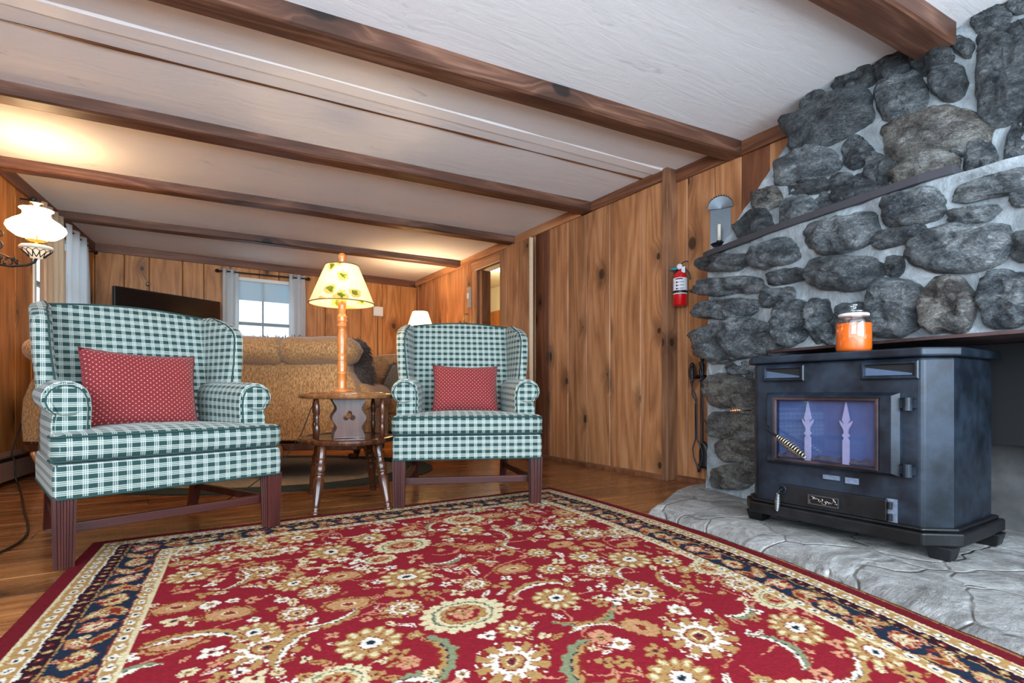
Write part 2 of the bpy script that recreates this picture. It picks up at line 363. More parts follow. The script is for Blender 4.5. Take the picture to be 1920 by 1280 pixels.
boards('wall_left', LW0, LD, LN, cum(0, 5.6, .2, .3, 12), 0, CZ, [(WL0, WL1, .95, 1.93)], pine_lamplit, 15.2, label='pine wall on the left with warm lamplight in its colour')
def lw(s, off, z): p = LW0+LD*s+Vector(LN)*off; return Vector((p.x, p.y, z))
mb = MB(); mb.box(-2.6, 3.4, -1.0, 7.3, CZ, CZ+.1); struct(mb.build('ceiling', plast), 'white plaster ceiling between beams')
# floor boards run across the room
mb = MB(); rr = random.Random(5); y = -1.0; k = 0
while y < 7.3:
    wd = rr.uniform(.13, .21); x = -2.6+rr.uniform(-1.5, 0)
    while x < 3.4:
        L = rr.uniform(2.2, 3.6); mb.sd = k*.217+.05; k += 1
        x0, x1 = max(x, -2.6), min(x+L, 3.4)
        if x1 > x0+.05:
            z = rr.uniform(-.0012, 0)
            poly = [(y+.001, -.03), (y+.001, z-.003), (y+.004, z), (y+wd-.004, z), (y+wd-.001, z-.003), (y+wd-.001, -.03)]
            mb.rings([[(xx, a-.03*(xx-1), b) for a, b in poly] for xx in (x0+.001, x1-.001)], uv=[[(a-y, xx) for a, b in poly]+[(0, xx)] for xx in (x0, x1)])
        x += L
    y += wd
mb.box(-2.6, 3.4, -1.0, 7.3, -.06, -.03)
struct(mb.build('floor', floor_wood), 'dark lacquered plank floor')
# beams
def beam(i, y0, x0, x1, wd, drop, skew, seed, label, mat=beam_wood):
    mb = MB(); mb.sd = seed; n = 40; R = []; U = []
    yf = lambda x: y0+skew*(x1-x)
    for k in range(n+1):
        x = x0+(x1-x0)*k/n; a = mnoise.noise(Vector((x*1.7, seed*9, 0)))*.006; b = mnoise.noise(Vector((x*2.3, seed*5, 3)))*.006
        y = yf(x); R.append([(x, y-wd/2+a, CZ+.01), (x, y-wd/2+a, CZ-drop+.008+b), (x, y-wd/2+.012+a, CZ-drop+b), (x, y+wd/2-.01+a, CZ-drop+b*.5), (x, y+wd/2+a, CZ-drop+.01), (x, y+wd/2+a, CZ+.01)])
        U.append([(0, x), (drop, x), (drop+.015, x), (drop+wd, x), (drop+wd+.01, x), (2*drop+wd, x), (0, x)])
    mb.rings(R, uv=U); return struct(mb.build(f'trim_{i}', mat), label)
def lx(y): return -.65-.1352*(6.95-y)
beam(2, .93, lx(.9), 2.72, .15, .085, .08, .31, 'dark ceiling beam nearest the camera, ending at the chimney')
beam(3, 2.02, lx(2.3), 2.93, .115, .085, .10, .47, 'broad brown ceiling beam nearest the armchairs')
beam(4, 3.30, lx(3.5), 2.85, .125, .07, .082, .83, 'second brown ceiling beam from the fireplace wall')
beam(5, 4.41, lx(4.6), 2.85, .115, .065, .082, .15, 'third brown ceiling beam, above the sconce')
beam(6, 5.57, lx(5.7), 2.85, .11, .065, .075, .66, 'fourth brown ceiling beam, nearest the back wall')
beam(7, 2.55, lx(2.8), 2.84, .11, .005, .068, .2, 'flat white painted board across the ceiling', white_paint)
beam(8, 2.69, lx(3.0), 2.85, .012, .006, .077, .2, 'thin brown seam strip across the ceiling', trim_wood)
def strip(i, p0, p1, z0, z1, th, mat, seed, label):
    mb = MB(); mb.sd = seed; p0 = Vector((*p0, 0)); p1 = Vector((*p1, 0)); d = (p1-p0).normalized(); n = Vector((d.y, -d.x, 0)); L = (p1-p0).length
    R = []; U = []
    for a in (0, L):
        R.append([p0+d*a+n*o+Vector((0, 0, z)) for o, z in ((0, z0), (th, z0), (th, z1), (0, z1))]); U.append([(z0, a), (z0+th, a), (z1+th, a), (z1+2*th, a), (z0, a)])
    mb.rings(R, uv=U); return struct(mb.build(f'trim_{i}', mat, bevel=.002), label)
strip(9, (2.85, 3.37), (2.85, YP), CZ-.075, CZ, .02, trim_wood, .3, 'brown cornice on the right wall near the post')
strip(10, (2.85, 6.88), (2.85, 3.24), CZ-.075, CZ, .02, pine, .6, 'pale cornice on the right wall towards the back')
strip(11, (2.93, YP), (2.93, 1.4), CZ-.085, CZ, .02, trim_wood, .5, 'dark cornice beside the chimney')
strip(12, (-.64, 6.88), (2.85, 6.88), CZ-.085, CZ, .022, trim_wood, .8, 'brown cornice on the back wall')
a = lw(5.5, 0, 0); b_ = lw(0, 0, 0); strip(13, (a.x, a.y), (b_.x, b_.y), CZ-.09, CZ, .022, trim_wood, .9, 'brown cornice on the left wall')
def base(nm, p0, p1, h=.035):
    mb = MB(); p0 = Vector((*p0, 0)); p1 = Vector((*p1, 0)); d = (p1-p0).normalized(); n = Vector((d.y, -d.x, 0))
    mb.prism([(0, 0), (.02, 0), (.016, h*.7), (.004, h), (0, h)], lambda o, z, t: p0+d*t+n*o+Vector((0, 0, z)), 0, (p1-p0).length); struct(mb.build(nm, trim_wood))
base('baseboard_right', (2.85, DY0), (2.85, YP-.04)); base('baseboard_alcove', (2.93, YP-.05), (2.93, 2.1)); base('baseboard_back', (-.6, 6.88), (2.85, 6.88))

# doorway: frame, hallway beyond, open board door
mb = MB(); mb.sd = .5
mb.box(2.85, 3.02, DY1-.001, DY1+.03, 0, DZ, lambda p: (p[0]-p[1], p[2])); mb.box(2.85, 3.02, DY0-.03, DY0+.001, 0, DZ, lambda p: (p[0]-p[1], p[2]))
dm = MB(); 
fr = struct(mb.build('door_1', pine_dark), 'narrow doorway in the right wall opening on a lit hall')
mb = MB(); mb.sd = .35; mb.box(2.832, 2.85, DY0-.02, DY1+.11, DZ-.01, DZ+.09, lambda p: (p[2], p[1])); mb.box(2.834, 2.85, DY1, DY1+.09, 0, DZ, lambda p: (p[1], p[2]))
mb.build('door_casing', pine, fr, bevel=.003)
mb = MB(); mb.tube([(2.828, DY0, DZ-.012), (2.828, DY1, DZ-.012)], .007); mb.build('sliding_rail', plain('cream_rail', srgb(226,206,170), .5), fr)
mb = MB()
for k, (a, b) in enumerate(((3.98, 4.175), (4.178, 4.38), (4.383, 4.50))):
    mb.sd = 2.2+k*.41; mb.box(2.745, 2.768, a, b, .02, 2.0-.0, lambda p, a=a: (p[1]-a, p[2]))
dl = mb.build('door_leaf', pine, bevel=.003); tag(dl, 'open pine board door standing out flat against the right wall', 'door')
mb = MB(); mb.box(2.738, 2.772, 3.965, 3.98, .02, 2.0); mb.build('edge_strip', plain('pale_edge', srgb(214,190,160), .6), dl)
for z in (.3, 1.72):
    mb = MB(); mb.box(2.768, 2.79, 4.02, 4.48, z, z+.08); mb.build('door_brace', pine_dark, dl)
    mb = MB(); mb.box(2.79, 2.825, 4.44, 4.46, z-.05, z+.13); mb.build('hinge', iron_d, dl)
cream = plain('cream_hall_wall', srgb(236,222,190), .7, nz=.03)
mb = MB(); mb.box(4.7, 4.78, 4.2, 10, 0, 2.4); mb.box(3.02, 4.7, 9.9, 10, 0, 2.4); mb.box(3.02, 3.06, 5.35, 9.9, 0, 2.4); mb.box(3.02, 4.7, 4.2, 4.28, 0, 2.4); struct(mb.build('wall_hall', cream), 'cream hall wall')
mb = MB(); mb.box(3.0, 4.78, 4.2, 10, 2.4, 2.45); struct(mb.build('ceiling_hall', cream)); mb = MB(); mb.box(3.4, 4.78, 4.2, 10, -.05, 0); struct(mb.build('floor_hall', floor_wood))
d2 = MB(); d2.box(4.66, 4.70, 7.55, 8.4, 0, 1.98); d2 = struct(d2.build('door_2', honey, bevel=.004), 'brown hall door seen through the doorway')
k_ = MB(); k_.lathe([(.008, 0), (.008, .5), (.025, .6), (.03, .85), (.0, 1.)], (4.66, 7.65, 1.0), 12, (4.6, 7.65, 1.0)); k_.build('door_knob', brass, d2)
mb = MB(); mb.lathe([(.0, -.06), (.1, -.05), (.16, -.02), (.17, 0)], (3.94, 6.6, 2.4), 24); o = mb.build('hall_ceiling_light', glow('hall_lamp_glass', (1, .93, .75, 1), 7.), smooth=True); tag(o, 'round lit ceiling light in the hall beyond the doorway', 'ceiling light')
point('hall_lamp', (3.94, 6.5, 2.2), 26, (1, .86, .62), .1)

# windows
def window(nm, O, ex, W, z0, z1, label, bar_z, nin):
    """O: lower-left corner (x,y) on the wall face; ex: unit along; nin: inward normal"""
    ex = Vector((*ex, 0)); nn = Vector((*nin, 0)); O = Vector((*O, 0)); P = lambda a, o, z: O+ex*a+nn*o+Vector((0, 0, z))
    def bx(mb, a0, a1, o0, o1, c0, c1): mb.rings([[P(a0, o0, c), P(a1, o0, c), P(a1, o1, c), P(a0, o1, c)] for c in (c0, c1)])
    mb = MB(); f = .04
    bx(mb, 0, f, -.06, .012, z0, z1); bx(mb, W-f, W, -.06, .012, z0, z1); bx(mb, 0, W, -.06, .012, z1-f, z1); bx(mb, -.02, W+.02, -.06, .03, z0-.02, z0+.03)
    fr = struct(mb.build(nm, white_m, bevel=.003), label)
    s = MB(); bx(s, f, W-f, -.045, -.02, bar_z-.018, bar_z+.018); bx(s, W/2-.009, W/2+.009, -.04, -.025, z0, z1); bx(s, f, W-f, -.04, -.025, (bar_z+z0)/2-.009, (bar_z+z0)/2+.009); s.build('window_sash', plain('grey_sash', srgb(150,160,165), .5), fr)
    g = MB(); bx(g, f, W-f, -.036, -.033, z0+.02, z1-f); g.build('window_pane', glass_m, fr)
    return fr, P, bx
fr1, P1, bx1 = window('window_1', (.60, 6.88), (1, 0), .66, 1.05, 1.93, 'white sash window in the back wall', 1.40, (0, -1))
mb = MB(); bx1(mb, .045, .615, -.02, -.014, 1.67, 1.89)
tshade = NT('pale_roller_fabric'); tl = tshade.n('ShaderNodeBsdfTranslucent', {0: srgb(205,222,228)}); df = tshade.n('ShaderNodeBsdfDiffuse', {0: srgb(215,226,232)}); mx = tshade.n('ShaderNodeMixShader', {0: .5, 1: tl.outputs[0], 2: df.outputs[0]}); tshade.t.links.new(mx.outputs[0], tshade.out.inputs[0])
mb.build('roller_shade', tshade.m, fr1)
p = lw(WL1, 0, 0); q = lw(WL0, 0, 0)
window('window_2', (p.x, p.y), (.134, .991), WL1-WL0, .95, 1.93, 'white window on the left wall behind curtains', 1.45, LN)
# snowy garden outside
mb = MB(); mb.box(-14, 16, 8, 30, -.3, -.1); struct(mb.build('ground', plain('snow', srgb(236,240,245), .8)), 'snow outside the back window')
rr = random.Random(2)
for k, (x, y) in enumerate(((1.2, 19), (4.4, 17.5))):
    mb = MB(); mb.tube([(x, y, -.1), (x+.1, y, 2), (x-.05, y, 4.2)], [.12, .09, .03])
    for j in range(40):
        z = rr.uniform(.9, 4.2); a = rr.uniform(0, 6.28); L = rr.uniform(.5, 1.5)*(1.1-z/6); mb.tube([(x, y, z), (x+L*.6*math.cos(a), y+L*.6*math.sin(a), z+.2), (x+L*math.cos(a), y+L*math.sin(a), z+.15)], [.03, .02, .006], 4)
    o = mb.build('bare_tree', plain('bark', srgb(120,124,132), .9)); tag(o, ('bare tree in the snow seen in the left pane of the back window', 'bare tree in the snow seen in the right pane of the back window')[k], 'tree')
# curtains
def sheer(nm, a, b):
    t = NT(nm); tl = t.n('ShaderNodeBsdfTranslucent', {0: a}); df = t.n('ShaderNodeBsdfDiffuse', {0: b}); m = t.n('ShaderNodeMixShader', {0: .6, 1: df.outputs[0], 2: tl.outputs[0]}); t.t.links.new(m.outputs[0], t.out.inputs[0]); return t.m
cur_m = sheer('pale_blue_curtain', srgb(240,246,248), srgb(236,240,242)); cur_b = sheer('beige_curtain', srgb(236,224,204), srgb(230,218,200))
def curtain(O, ex, nn, W, z0, z1, folds, amp, mat, label, flare=0., group=None):
    ex = Vector((*ex, 0)); nn = Vector((*nn, 0)); O = Vector((*O, 0)); mb = MB()
    def fn(u, v):
        z = z0+(z1-z0)*v; s = u*(1+flare*math.sin(v*2.6))
        return O+ex*(W*s)+nn*(amp*math.sin(u*folds*2*math.pi+.6*math.sin(v*3))*(1-.25*v))+Vector((0, 0, z))
    mb.grid(fn, folds*12, 16); o = mb.build('curtain', mat, smooth=True, solid=.004); tag(o, label, 'curtain', group)
    for k in range(folds):
        g = MB()
        u = (k+.5)/folds; c = O+ex*(W*u)+Vector((0, 0, z1-.035)); r = .022
        g.tube([c+nn*(r*math.cos(t_))+Vector((0, 0, r*math.sin(t_))) for t_ in [i*math.pi/6 for i in range(13)]], .004, 6)
        g.build('grommet', steel, o)
    return o
pl = ony(415, 505, 6.78); pr = ony(540, 510, 6.78)
curtain((.50, 6.80), (1, 0), (0, -1), .15, 1.0, 1.99, 2, .022, cur_m, 'narrow pale curtain left of the back window', .1)
curtain((1.20, 6.80), (1, 0), (0, -1), .17, 1.0, 2.01, 2, .022, cur_m, 'narrow pale curtain right of the back window', .1)
def rod(pts, label):
    mb = MB(); mb.tube(pts[:2], .008, 10); o = mb.build('curtain_rod', iron_d); tag(o, label, 'curtain rod')
    for s_, e in ((0, 1), (1, 0)):
        f = MB(); a = Vector(pts[s_]); d = (a-Vector(pts[e])).normalized(); f.lathe([(.008, 0), (.016, .2), (.02, .5), (.014, .85), (0, 1)], a, 12, a+d*.045); f.build('finial', iron_d, o)
    for a in pts[:2]: br = MB(); br.tube([a, Vector(a)+Vector(pts[2])], .006, 6); br.build('rod_bracket', iron_d, o)
rod([(.47, 6.80, 1.96), (1.40, 6.80, 1.975), (0, .08, 0)], 'dark curtain rod over the back window')
def lcur(s0, W, *a, **k):
    p = lw(s0, .10, 0); return curtain((p.x, p.y), (.134, .991), LN, W, *a, **k)
lcur(1.80, .46, .5, 2.0, 4, .035, cur_b, 'beige curtain panel behind the sconce on the left wall', .04)
lcur(1.27, .60, .5, 1.99, 3, .04, cur_m, 'pale blue-white curtain panel nearest the back left corner', .04)
a = lw(1.92, .10, 1.965); b_ = lw(.42, .10, 1.955); rod([a, b_, (-.08, .011, 0)], 'dark curtain rod on the left wall')
# small fixtures on the back wall
mb = MB(); mb.box(2.245, 2.375, 6.85, 6.878, 1.60, 1.725); o = mb.build('wall_speaker_box', white_m, bevel=.006); o.name = 'thermostat'; tag(o, 'square white box mounted on the pine back wall', 'thermostat')
mb = MB(); mb.box(2.255, 2.365, 6.845, 6.851, 1.612, 1.713); mb.build('cover', white_m, o, bevel=.003)
mb = MB(); mb.tube([(2.31, 6.872, 1.60), (2.31, 6.872, 1.2), (2.315, 6.872, .75)], .004, 6); mb.build('wire', black, o)
mb = MB(); q = ony(277, 533, 6.86); mb.lathe([(.018, 0), (.018, .2), (.01, .4), (.02, .7), (.014, 1)], q+Vector((0, .018, 0)), 12, q+Vector((0, -.03, 0))); o = mb.build('wall_hook', steel, smooth=True); tag(o, 'small silver knob hook on the back wall above the television', 'wall hook')
q = onx(880, 555, 2.835)
mb = MB(); mb.box(2.82, 2.849, q.y-.035, q.y+.035, q.z-.13, q.z+.1); o = mb.build('wall_switch', plain('grey_switch', srgb(176,164,148), .5), bevel=.006); tag(o, 'slim grey wall switch plate left of the doorway', 'switch')
mb = MB(); mb.box(2.808, 2.821, q.y-.012, q.y+.012, q.z-.03, q.z+.03); mb.build('toggle', white_m, o)
q = onx(874, 597, 2.835); mb = MB(); mb.tube([(2.85, q.y, q.z-.05), (2.81, q.y, q.z-.05), (2.81, q.y, q.z+.05), (2.85, q.y, q.z+.05)], .008, 8); o = mb.build('pull_handle', brass, smooth=True); tag(o, 'small brass pull handle on the wall below the switch', 'handle')
# baseboard heater, left wall
def heater():
    root = None; mb = MB(); L0, L1 = 1.7, 4.6
    mb.prism([(.005, .2), (.075, .185), (.078, .175), (.02, .165), (.02, .05), (.005, .05)], lambda o, z, t: lw(t, o, z), L0, L1)
    root = mb.build('baseboard_heater', plain('brown_grey_enamel', srgb(128,106,96), .35, .3)); tag(root, 'long metal baseboard heater along the left wall behind the armchair', 'heater')
    f = MB(); f.prism([(.08, .15), (.085, .15), (.085, .03), (.05, .02), (.05, .025), (.08, .035)], lambda o, z, t: lw(t, o, z), L0, L1); f.build('front_panel', plain('taupe_enamel', srgb(168,140,126), .35, .3), root)
    f = MB(); f.tube([lw(L0+.01, .05, .1), lw(L1-.01, .05, .1)], .014, 10); f.build('heating_pipe', brass, root)
heater()
mb = MB(); pts = [lw(2.05, .09, .46), lw(2.3, .10, .215), lw(2.35, .13, .16), lw(2.4, .15, .06), lw(2.5, .2, .008), (-.62, 3.6, .006), (-.5, 2.9, .006), (-.62, 2.5, .006), (-.9, 2.2, .006)]
pts = [Vector(p) for p in pts]; S = []
for k in range(len(pts)-1):
    p0, p1, p2, p3 = pts[max(k-1,0)], pts[k], pts[k+1], pts[min(k+2, len(pts)-1)]
    for j in range(8):
        t = j/8; S.append(.5*((2*p1)+(p2-p0)*t+(2*p0-5*p1+4*p2-p3)*t*t+(3*p1-p0-3*p2+p3)*t**3))
for q in S: q.z = max(q.z, .0055)
mb.tube(S+[pts[-1]], .005, 6); o = mb.build('power_cord', black, smooth=True); tag(o, 'black cord hanging over the heater and lying on the floor behind the left armchair', 'cord')
# ---------------------------------------------------------------- stone chimney
FX = [(2.06, 2.63), (1.95, 2.575), (1.42, 2.43), (.85, 2.33), (0, 2.29), (-.9, 2.29)]
def fx(y):
    for (y0, x0), (y1, x1) in zip(FX, FX[1:]):
        if y >= y1: t = (y-y1)/(y0-y1); return x1+(x0-x1)*min(t, 1.4)
    return 2.29
def on_low(px, py):
    d = ray(px, py); x = 2.4
    for _ in range(12): x = .5*x+.5*fx(d.y*x/d.x)
    t = x/d.x; return Vector((x, d.y*t, EYE+d.z*t))
def on_up(px, py): d = ray(px, py); t = (2.60-.1716)/(d.x-.22*d.z); return d*t+Vector((0, 0, EYE))
LZ = 1.37
fp = empty('stone_fireplace', (2.7, 1.0, 0), 0, 'floor-to-ceiling grey fieldstone chimney and fireplace with pale mortar joints', 'fireplace'); fpi = fp.location.copy()
def fpb(mb, name, mat, **k):
    o = mb.build(name, mat, fp, **k); o.location = -fpi; return o
def nz(p, s, a): return mnoise.fractal(Vector(p)*s, .9, 2.1, 4)*a
mb = MB()   # mortar body: lower face around the firebox opening, its end, and the sloping upper face
OY, OZ = 1.47, .80
def lowp(y, z): x = fx(y); return Vector((x+.012+nz((x, y*1.3, z), 5, .02), y, z))
ME = 1.965
mb.grid(lambda u, v: lowp(ME-u*(ME-OY), v*OZ), 40, 40)
mb.grid(lambda u, v: lowp(ME-u*(ME+.9), OZ+v*(LZ-OZ)), 120, 30)
mb.grid(lambda u, v: Vector((fx(ME)+.01+u*(2.93-fx(ME)), ME+nz((u, v*2, 4), 4, .015), v*LZ)), 12, 50)
mb.grid(lambda u, v: Vector((fx(OY)+u*.5, OY, v*OZ)), 10, 20)
mb.grid(lambda u, v: Vector((fx(ME-u*2.85)+.02+v*.34, ME-u*2.85, LZ)), 60, 6)
def upy(z): return 1.97+(z-1.40)*(1.49-1.97)/(2.12-1.40)
def upp(y, z): x = 2.60+.22*(z-1.38); return Vector((x+.01+nz((x, y, z), 5, .02), y, z))
mb.grid(lambda u, v: (lambda z: upp(upy(z)-.06-u*(upy(z)+.84), z))(LZ-.02+v*(CZ+.02-LZ)), 100, 40)
mb.grid(lambda u, v: (lambda z: Vector((2.61+.22*(z-1.38)+u*(.33), upy(z)-.06, z)))(LZ-.02+v*(CZ+.02-LZ)), 8, 30)
fpb(mb, 'mortar', mortar_m, smooth=True, recalc=False)
def on_side(px, py): return on_low(px, py)
US = [(1857,30,80,62,-20),(1905,8,50,34,0),(1878,74,92,50,-22),(1804,87,36,42,-60),(1744,111,80,56,-22),(1778,154,78,66,-12),(1884,150,112,176,12),(1690,183,98,84,-18),(1669,121,78,60,-30),(1597,148,88,56,-28),(1527,189,62,46,-22),(1551,227,180,84,-24),(1509,311,132,62,-14),(1606,284,62,56,-40),(1753,248,202,96,-10),(1838,298,62,90,12),(1905,276,44,120,8),(1736,326,136,84,-18),(1649,315,54,52,25),(1576,339,52,34,-12),(1514,349,80,34,-10),(1438,374,58,44,-18),(1500,399,76,72,8),(1414,428,76,66,-30),(1550,378,44,30,-10),(1612,366,106,66,-36),(1798,286,40,14,5),(1950,200,60,90,0),(1960,320,60,80,0),(1930,60,60,60,0)]
LS = [(1716,386,126,66,-12),(1866,348,150,44,-14),(1578,438,146,68,-10),(1682,442,104,36,-14),(1452,474,98,54,-10),(1356,492,104,36,-4),(1823,401,100,36,-10),(1918,372,50,34,-8),(1800,462,216,92,-6),(1930,462,70,56,0),(1580,511,148,68,-4),(1676,497,36,44,30),(1473,519,70,28,-10),(1372,536,132,36,-2),(1455,557,64,34,-14),(1362,578,120,40,-3),(1378,633,156,80,-6),(1484,606,62,88,4),(1538,602,46,88,-10),(1598,598,66,66,0),(1680,578,100,108,8),(1776,574,104,114,-14),(1886,562,104,114,12),(1443,664,60,18,-8),
      (1364,733,68,66,10),(1404,745,36,66,0),(1362,796,50,52,10),(1398,801,66,54,0),(1388,842,88,50,-3),(1376,893,78,48,-4),(1392,690,64,28,-4),(1408,880,26,40,0),(1360,668,60,28,-6),(1416,706,30,20,0)]
LS += [(1985,400,90,70,0),(1990,480,100,60,-5),(1990,570,110,100,0),(2080,420,120,90,5),(2090,540,110,120,0)]
mb = MB(); rs = random.Random(11)
def add_stone(s, onf, seed, hmul):
    cx, cy, W_, H_, rot = s; a0 = math.radians(rot); N = 40; pts = []
    ph = rs.uniform(0, 9); ex = rs.uniform(2.2, 3.4)
    for k in range(N):
        th = 2*math.pi*k/N; c, s2 = math.cos(th), math.sin(th)
        r = (abs(c)**ex+abs(s2)**ex)**(-1/ex)
        r *= .985+.22*mnoise.noise(Vector((c*1.3+ph, s2*1.3, ph*.7)))+.09*mnoise.noise(Vector((c*3.4+ph, s2*4, 2)))
        x, y = c*r*(W_/2-.5), s2*r*(H_/2-.5)
        pts.append(onf(cx+x*math.cos(a0)-y*math.sin(a0), cy+x*math.sin(a0)+y*math.cos(a0)))
    cen = sum(pts, Vector())/N
    nrm = Vector()
    for k in range(N): nrm += (pts[k]-cen).cross(pts[(k+1) % N]-cen)
    nrm.normalize()
    if nrm.x > 0: nrm = -nrm
    sz = min((pts[0]-pts[N//2]).length, (pts[N//4]-pts[3*N//4]).length); H = max(.03, min(.085, sz*hmul))
    mb.sd = seed; R = []; tx = rs.uniform(-.25, .25); tz = rs.uniform(-.3, .3)
    prof = [(1.0, -.45), (1.02, .0), (.99, .25), (.93, .5), (.84, .7), (.7, .86), (.52, .95), (.34, .99), (.17, 1.0), (.05, 1.0)]
    for sc_, h in prof:
        ring = []
        for k in range(N):
            q = cen+(pts[k]-cen)*sc_; dl = q-cen
            hh = H*h*(1+tx*dl.y/max(sz, .01)+tz*dl.z/max(sz, .01)) if h > 0 else H*h
            q = q+nrm*hh
            if h > 0:
                e = mnoise.fractal(q*9+Vector((seed*9, 0, 0)), .8, 2., 4)*.022+mnoise.fractal(Vector((q.x, q.y, q.z*2.6))*24, .8, 2., 3)*.010+abs(mnoise.noise(q*17+Vector((0, seed*5, 0))))*-.014
                q = q+nrm*e*(.4+h)+(pts[k]-cen).normalized()*e*.5*(1-abs(h))
            ring.append(q)
        R.append(ring)
    mb.rings(R, cap0=False)
for k, s in enumerate(US): add_stone(s, on_up, (k*.618) % 1*.5 if k not in (14, 21, 17) else .62, .28)
for k, s in enumerate(LS):
    low = s[1] > 725 and s[0] < 1430
    add_stone(s, on_low, (.55+.4*((k*.37) % 1)) if low else (k*.618) % 1*.52, .5 if low else .4)
fpb(mb, 'stonework', stone_m, smooth=True)
mb = MB(); n = 60   # iron-dark shelf on the shoulder of the chimney
ys = [1.99-k*1.25/n for k in range(n+1)]
mb.rings([[(fx(y)-.012, y, LZ), (2.62, y, LZ), (2.62, y, LZ+.03), (fx(y)-.012, y, LZ+.03)] for y in ys]); fpb(mb, 'mantel_shelf', plain('dark_painted_board', srgb(58,58,64), .5))
mb = MB(); ys = [1.50-k*2.3/n for k in range(n+1)]
mb.rings([[(fx(y)-.035, y, OZ-.012), (fx(y)+.35, y, OZ-.012), (fx(y)+.35, y, OZ), (fx(y)-.035, y, OZ)] for y in ys]); fpb(mb, 'lintel', iron_r)
mb = MB()
def fbx(u, v, back): return Vector((2.78 if back else 0, 0, 0))
mb.grid(lambda u, v: Vector((2.86+nz((0, u*3, v*3), 4, .03), OY-u*2.2, v*OZ)), 60, 26); fpb(mb, 'firebox_back', plain('smoked_brick', srgb(82,80,80), .9, nz=.6, scale=14, bump=.6), smooth=True, recalc=False)
mb = MB(); mb.box(2.5, 2.9, -.8, OY, OZ-.001, OZ+.02); fpb(mb, 'firebox_throat', dark_void)
mb = MB(); mb.box(2.68, 2.70, -.8, OY-.02, .40, OZ-.015); fpb(mb, 'fireback_panel', dark_void)

# ---------------------------------------------------------------- rug edges (surveyed) and the hearth
RY = 2.645
def rxl(d): return -.255-.1*d
def rxr(d): e = min(d, 2.3); return 1.98+.024*e-.087*e*e-.12*max(0, d-2.3)
def hx(y):
    if y > 2.04: return 2.38+.27*(y-2.04)/.08
    if y > 1.85: return 2.02+.36*(y-1.85)/.19
    return rxr(RY-y)+.035
mb = MB()
def hfn(u, v):
    y = 2.10-v*2.7; x0 = hx(y)+.012*mnoise.noise(Vector((0, y*6, 1))); e = u*1.0
    x = x0+(2.93-x0)*e; z = .045*min(1, (e*12+.0))**.5+nz((x, y, 0), 2.2, .006)*min(1, e*4)
    return Vector((x, y, max(.001, z if e > 0 else .001)))
mb.grid(hfn, 110, 220); hearth = struct(mb.build('hearth', hearth_m, smooth=True, recalc=False), 'rough flagstone hearth in front of the fireplace')

# ---------------------------------------------------------------- wood stove
ST = tag(bpy.data.objects.new('wood_stove', None), 'black cast iron wood stove with glass door standing on the hearth', 'stove'); C.objects.link(ST); ST.location = (2.12, 1.06, .045); ST.empty_display_size = .1
def sb(mb, name, mat, parent=None, **k):
    o = mb.build(name, mat, parent or ST, **k)
    if parent is None: o.location = (-2.12, -1.06, -.045)
    return o
def plan(g): return [(2.12-g, 1.36+g*.4), (2.12-g, .76-g*.4), (2.2-g*.4, .70-g), (2.56+g, .70-g), (2.56+g, 1.42+g), (2.2-g*.4, 1.42+g)]
mb = MB(); mb.prism(plan(0), lambda a, b, t: (a, b, t), .13, .72); sb(mb, 'body', iron_m, bevel=.012, bseg=3)
mb = MB(); mb.prism(plan(.022), lambda a, b, t: (a, b, t), .72, .75); sb(mb, 'lid', iron_m, bevel=.007, bseg=3)
mb = MB(); mb.prism(plan(.03), lambda a, b, t: (a, b, t), .09, .135); mb.prism(plan(.016), lambda a, b, t: (a, b, t), .135, .148); sb(mb, 'base_plate', iron_d, bevel=.006)
for x, y in ((2.17, .72), (2.17, 1.38), (2.53, .70), (2.53, 1.40)):
    mb = MB(); mb.rings([[(x+a*w_, y+b*w_, z) for a, b in ((-1,-1),(1,-1),(1,1),(-1,1))] for w_, z in ((.028, .044), (.03, .052), (.038, .09))]); sb(mb, 'foot', iron_d, bevel=.004)
# door
mb = MB(); X0, Y0, Y1, Z0, Z1 = 2.12, .815, 1.30, .308, .60; g0, g1, h0, h1 = .885, 1.252, .332, .57
def fr_ring(y0, y1, z0, z1, x): return [(x, y0, z0), (x, y1, z0), (x, y1, z1), (x, y0, z1)]
R = [fr_ring(Y0, Y1, Z0, Z1, X0), fr_ring(Y0+.002, Y1-.002, Z0+.002, Z1-.002, X0-.02), fr_ring(Y0+.022, Y1-.012, Z0+.012, Z1-.012, X0-.038), fr_ring(g0-.012, g1+.012, h0-.01, h1+.01, X0-.038), fr_ring(g0, g1, h0, h1, X0-.026), fr_ring(g0, g1, h0, h1, X0-.002)]
mb.rings(R, False, False); door = sb(mb, 'stove_door', iron_m, bevel=.003)
def dsub(mb, name, mat, **k): o = mb.build(name, mat, door, **k); return o
mb = MB(); Q = [fr_ring(g0-w_, g1+w_, h0-w_, h1+w_, x) for w_, x in ((.009, X0-.037), (.006, X0-.043), (.0, X0-.043), (-.003, X0-.036))]; mb.rings(Q, False, False); dsub(mb, 'glass_gasket', iron_r)
mb = MB(); mb.box(X0-.031, X0-.028, g0, g1, h0, h1); dsub(mb, 'glass_pane', smoke_glass)
ember = plain('stove_interior', srgb(92,104,130), .8, nz=.35, scale=9)
mb = MB(); mb.box(X0-.009, X0-.004, g0-.003, g1+.003, h0-.003, h1+.003); dsub(mb, 'baffle', ember)
mb = MB(); rr = random.Random(4); mb.grid(lambda u, v: Vector((X0-.010-.012*v, g0+u*(g1-g0), h0+.002+(.022+.014*mnoise.noise(Vector((u*14, 2, 0))))*(1-v*.8))), 60, 4); dsub(mb, 'ash', plain('grey_ash', srgb(92,82,80), .9, nz=.5, scale=120, bump=.5))
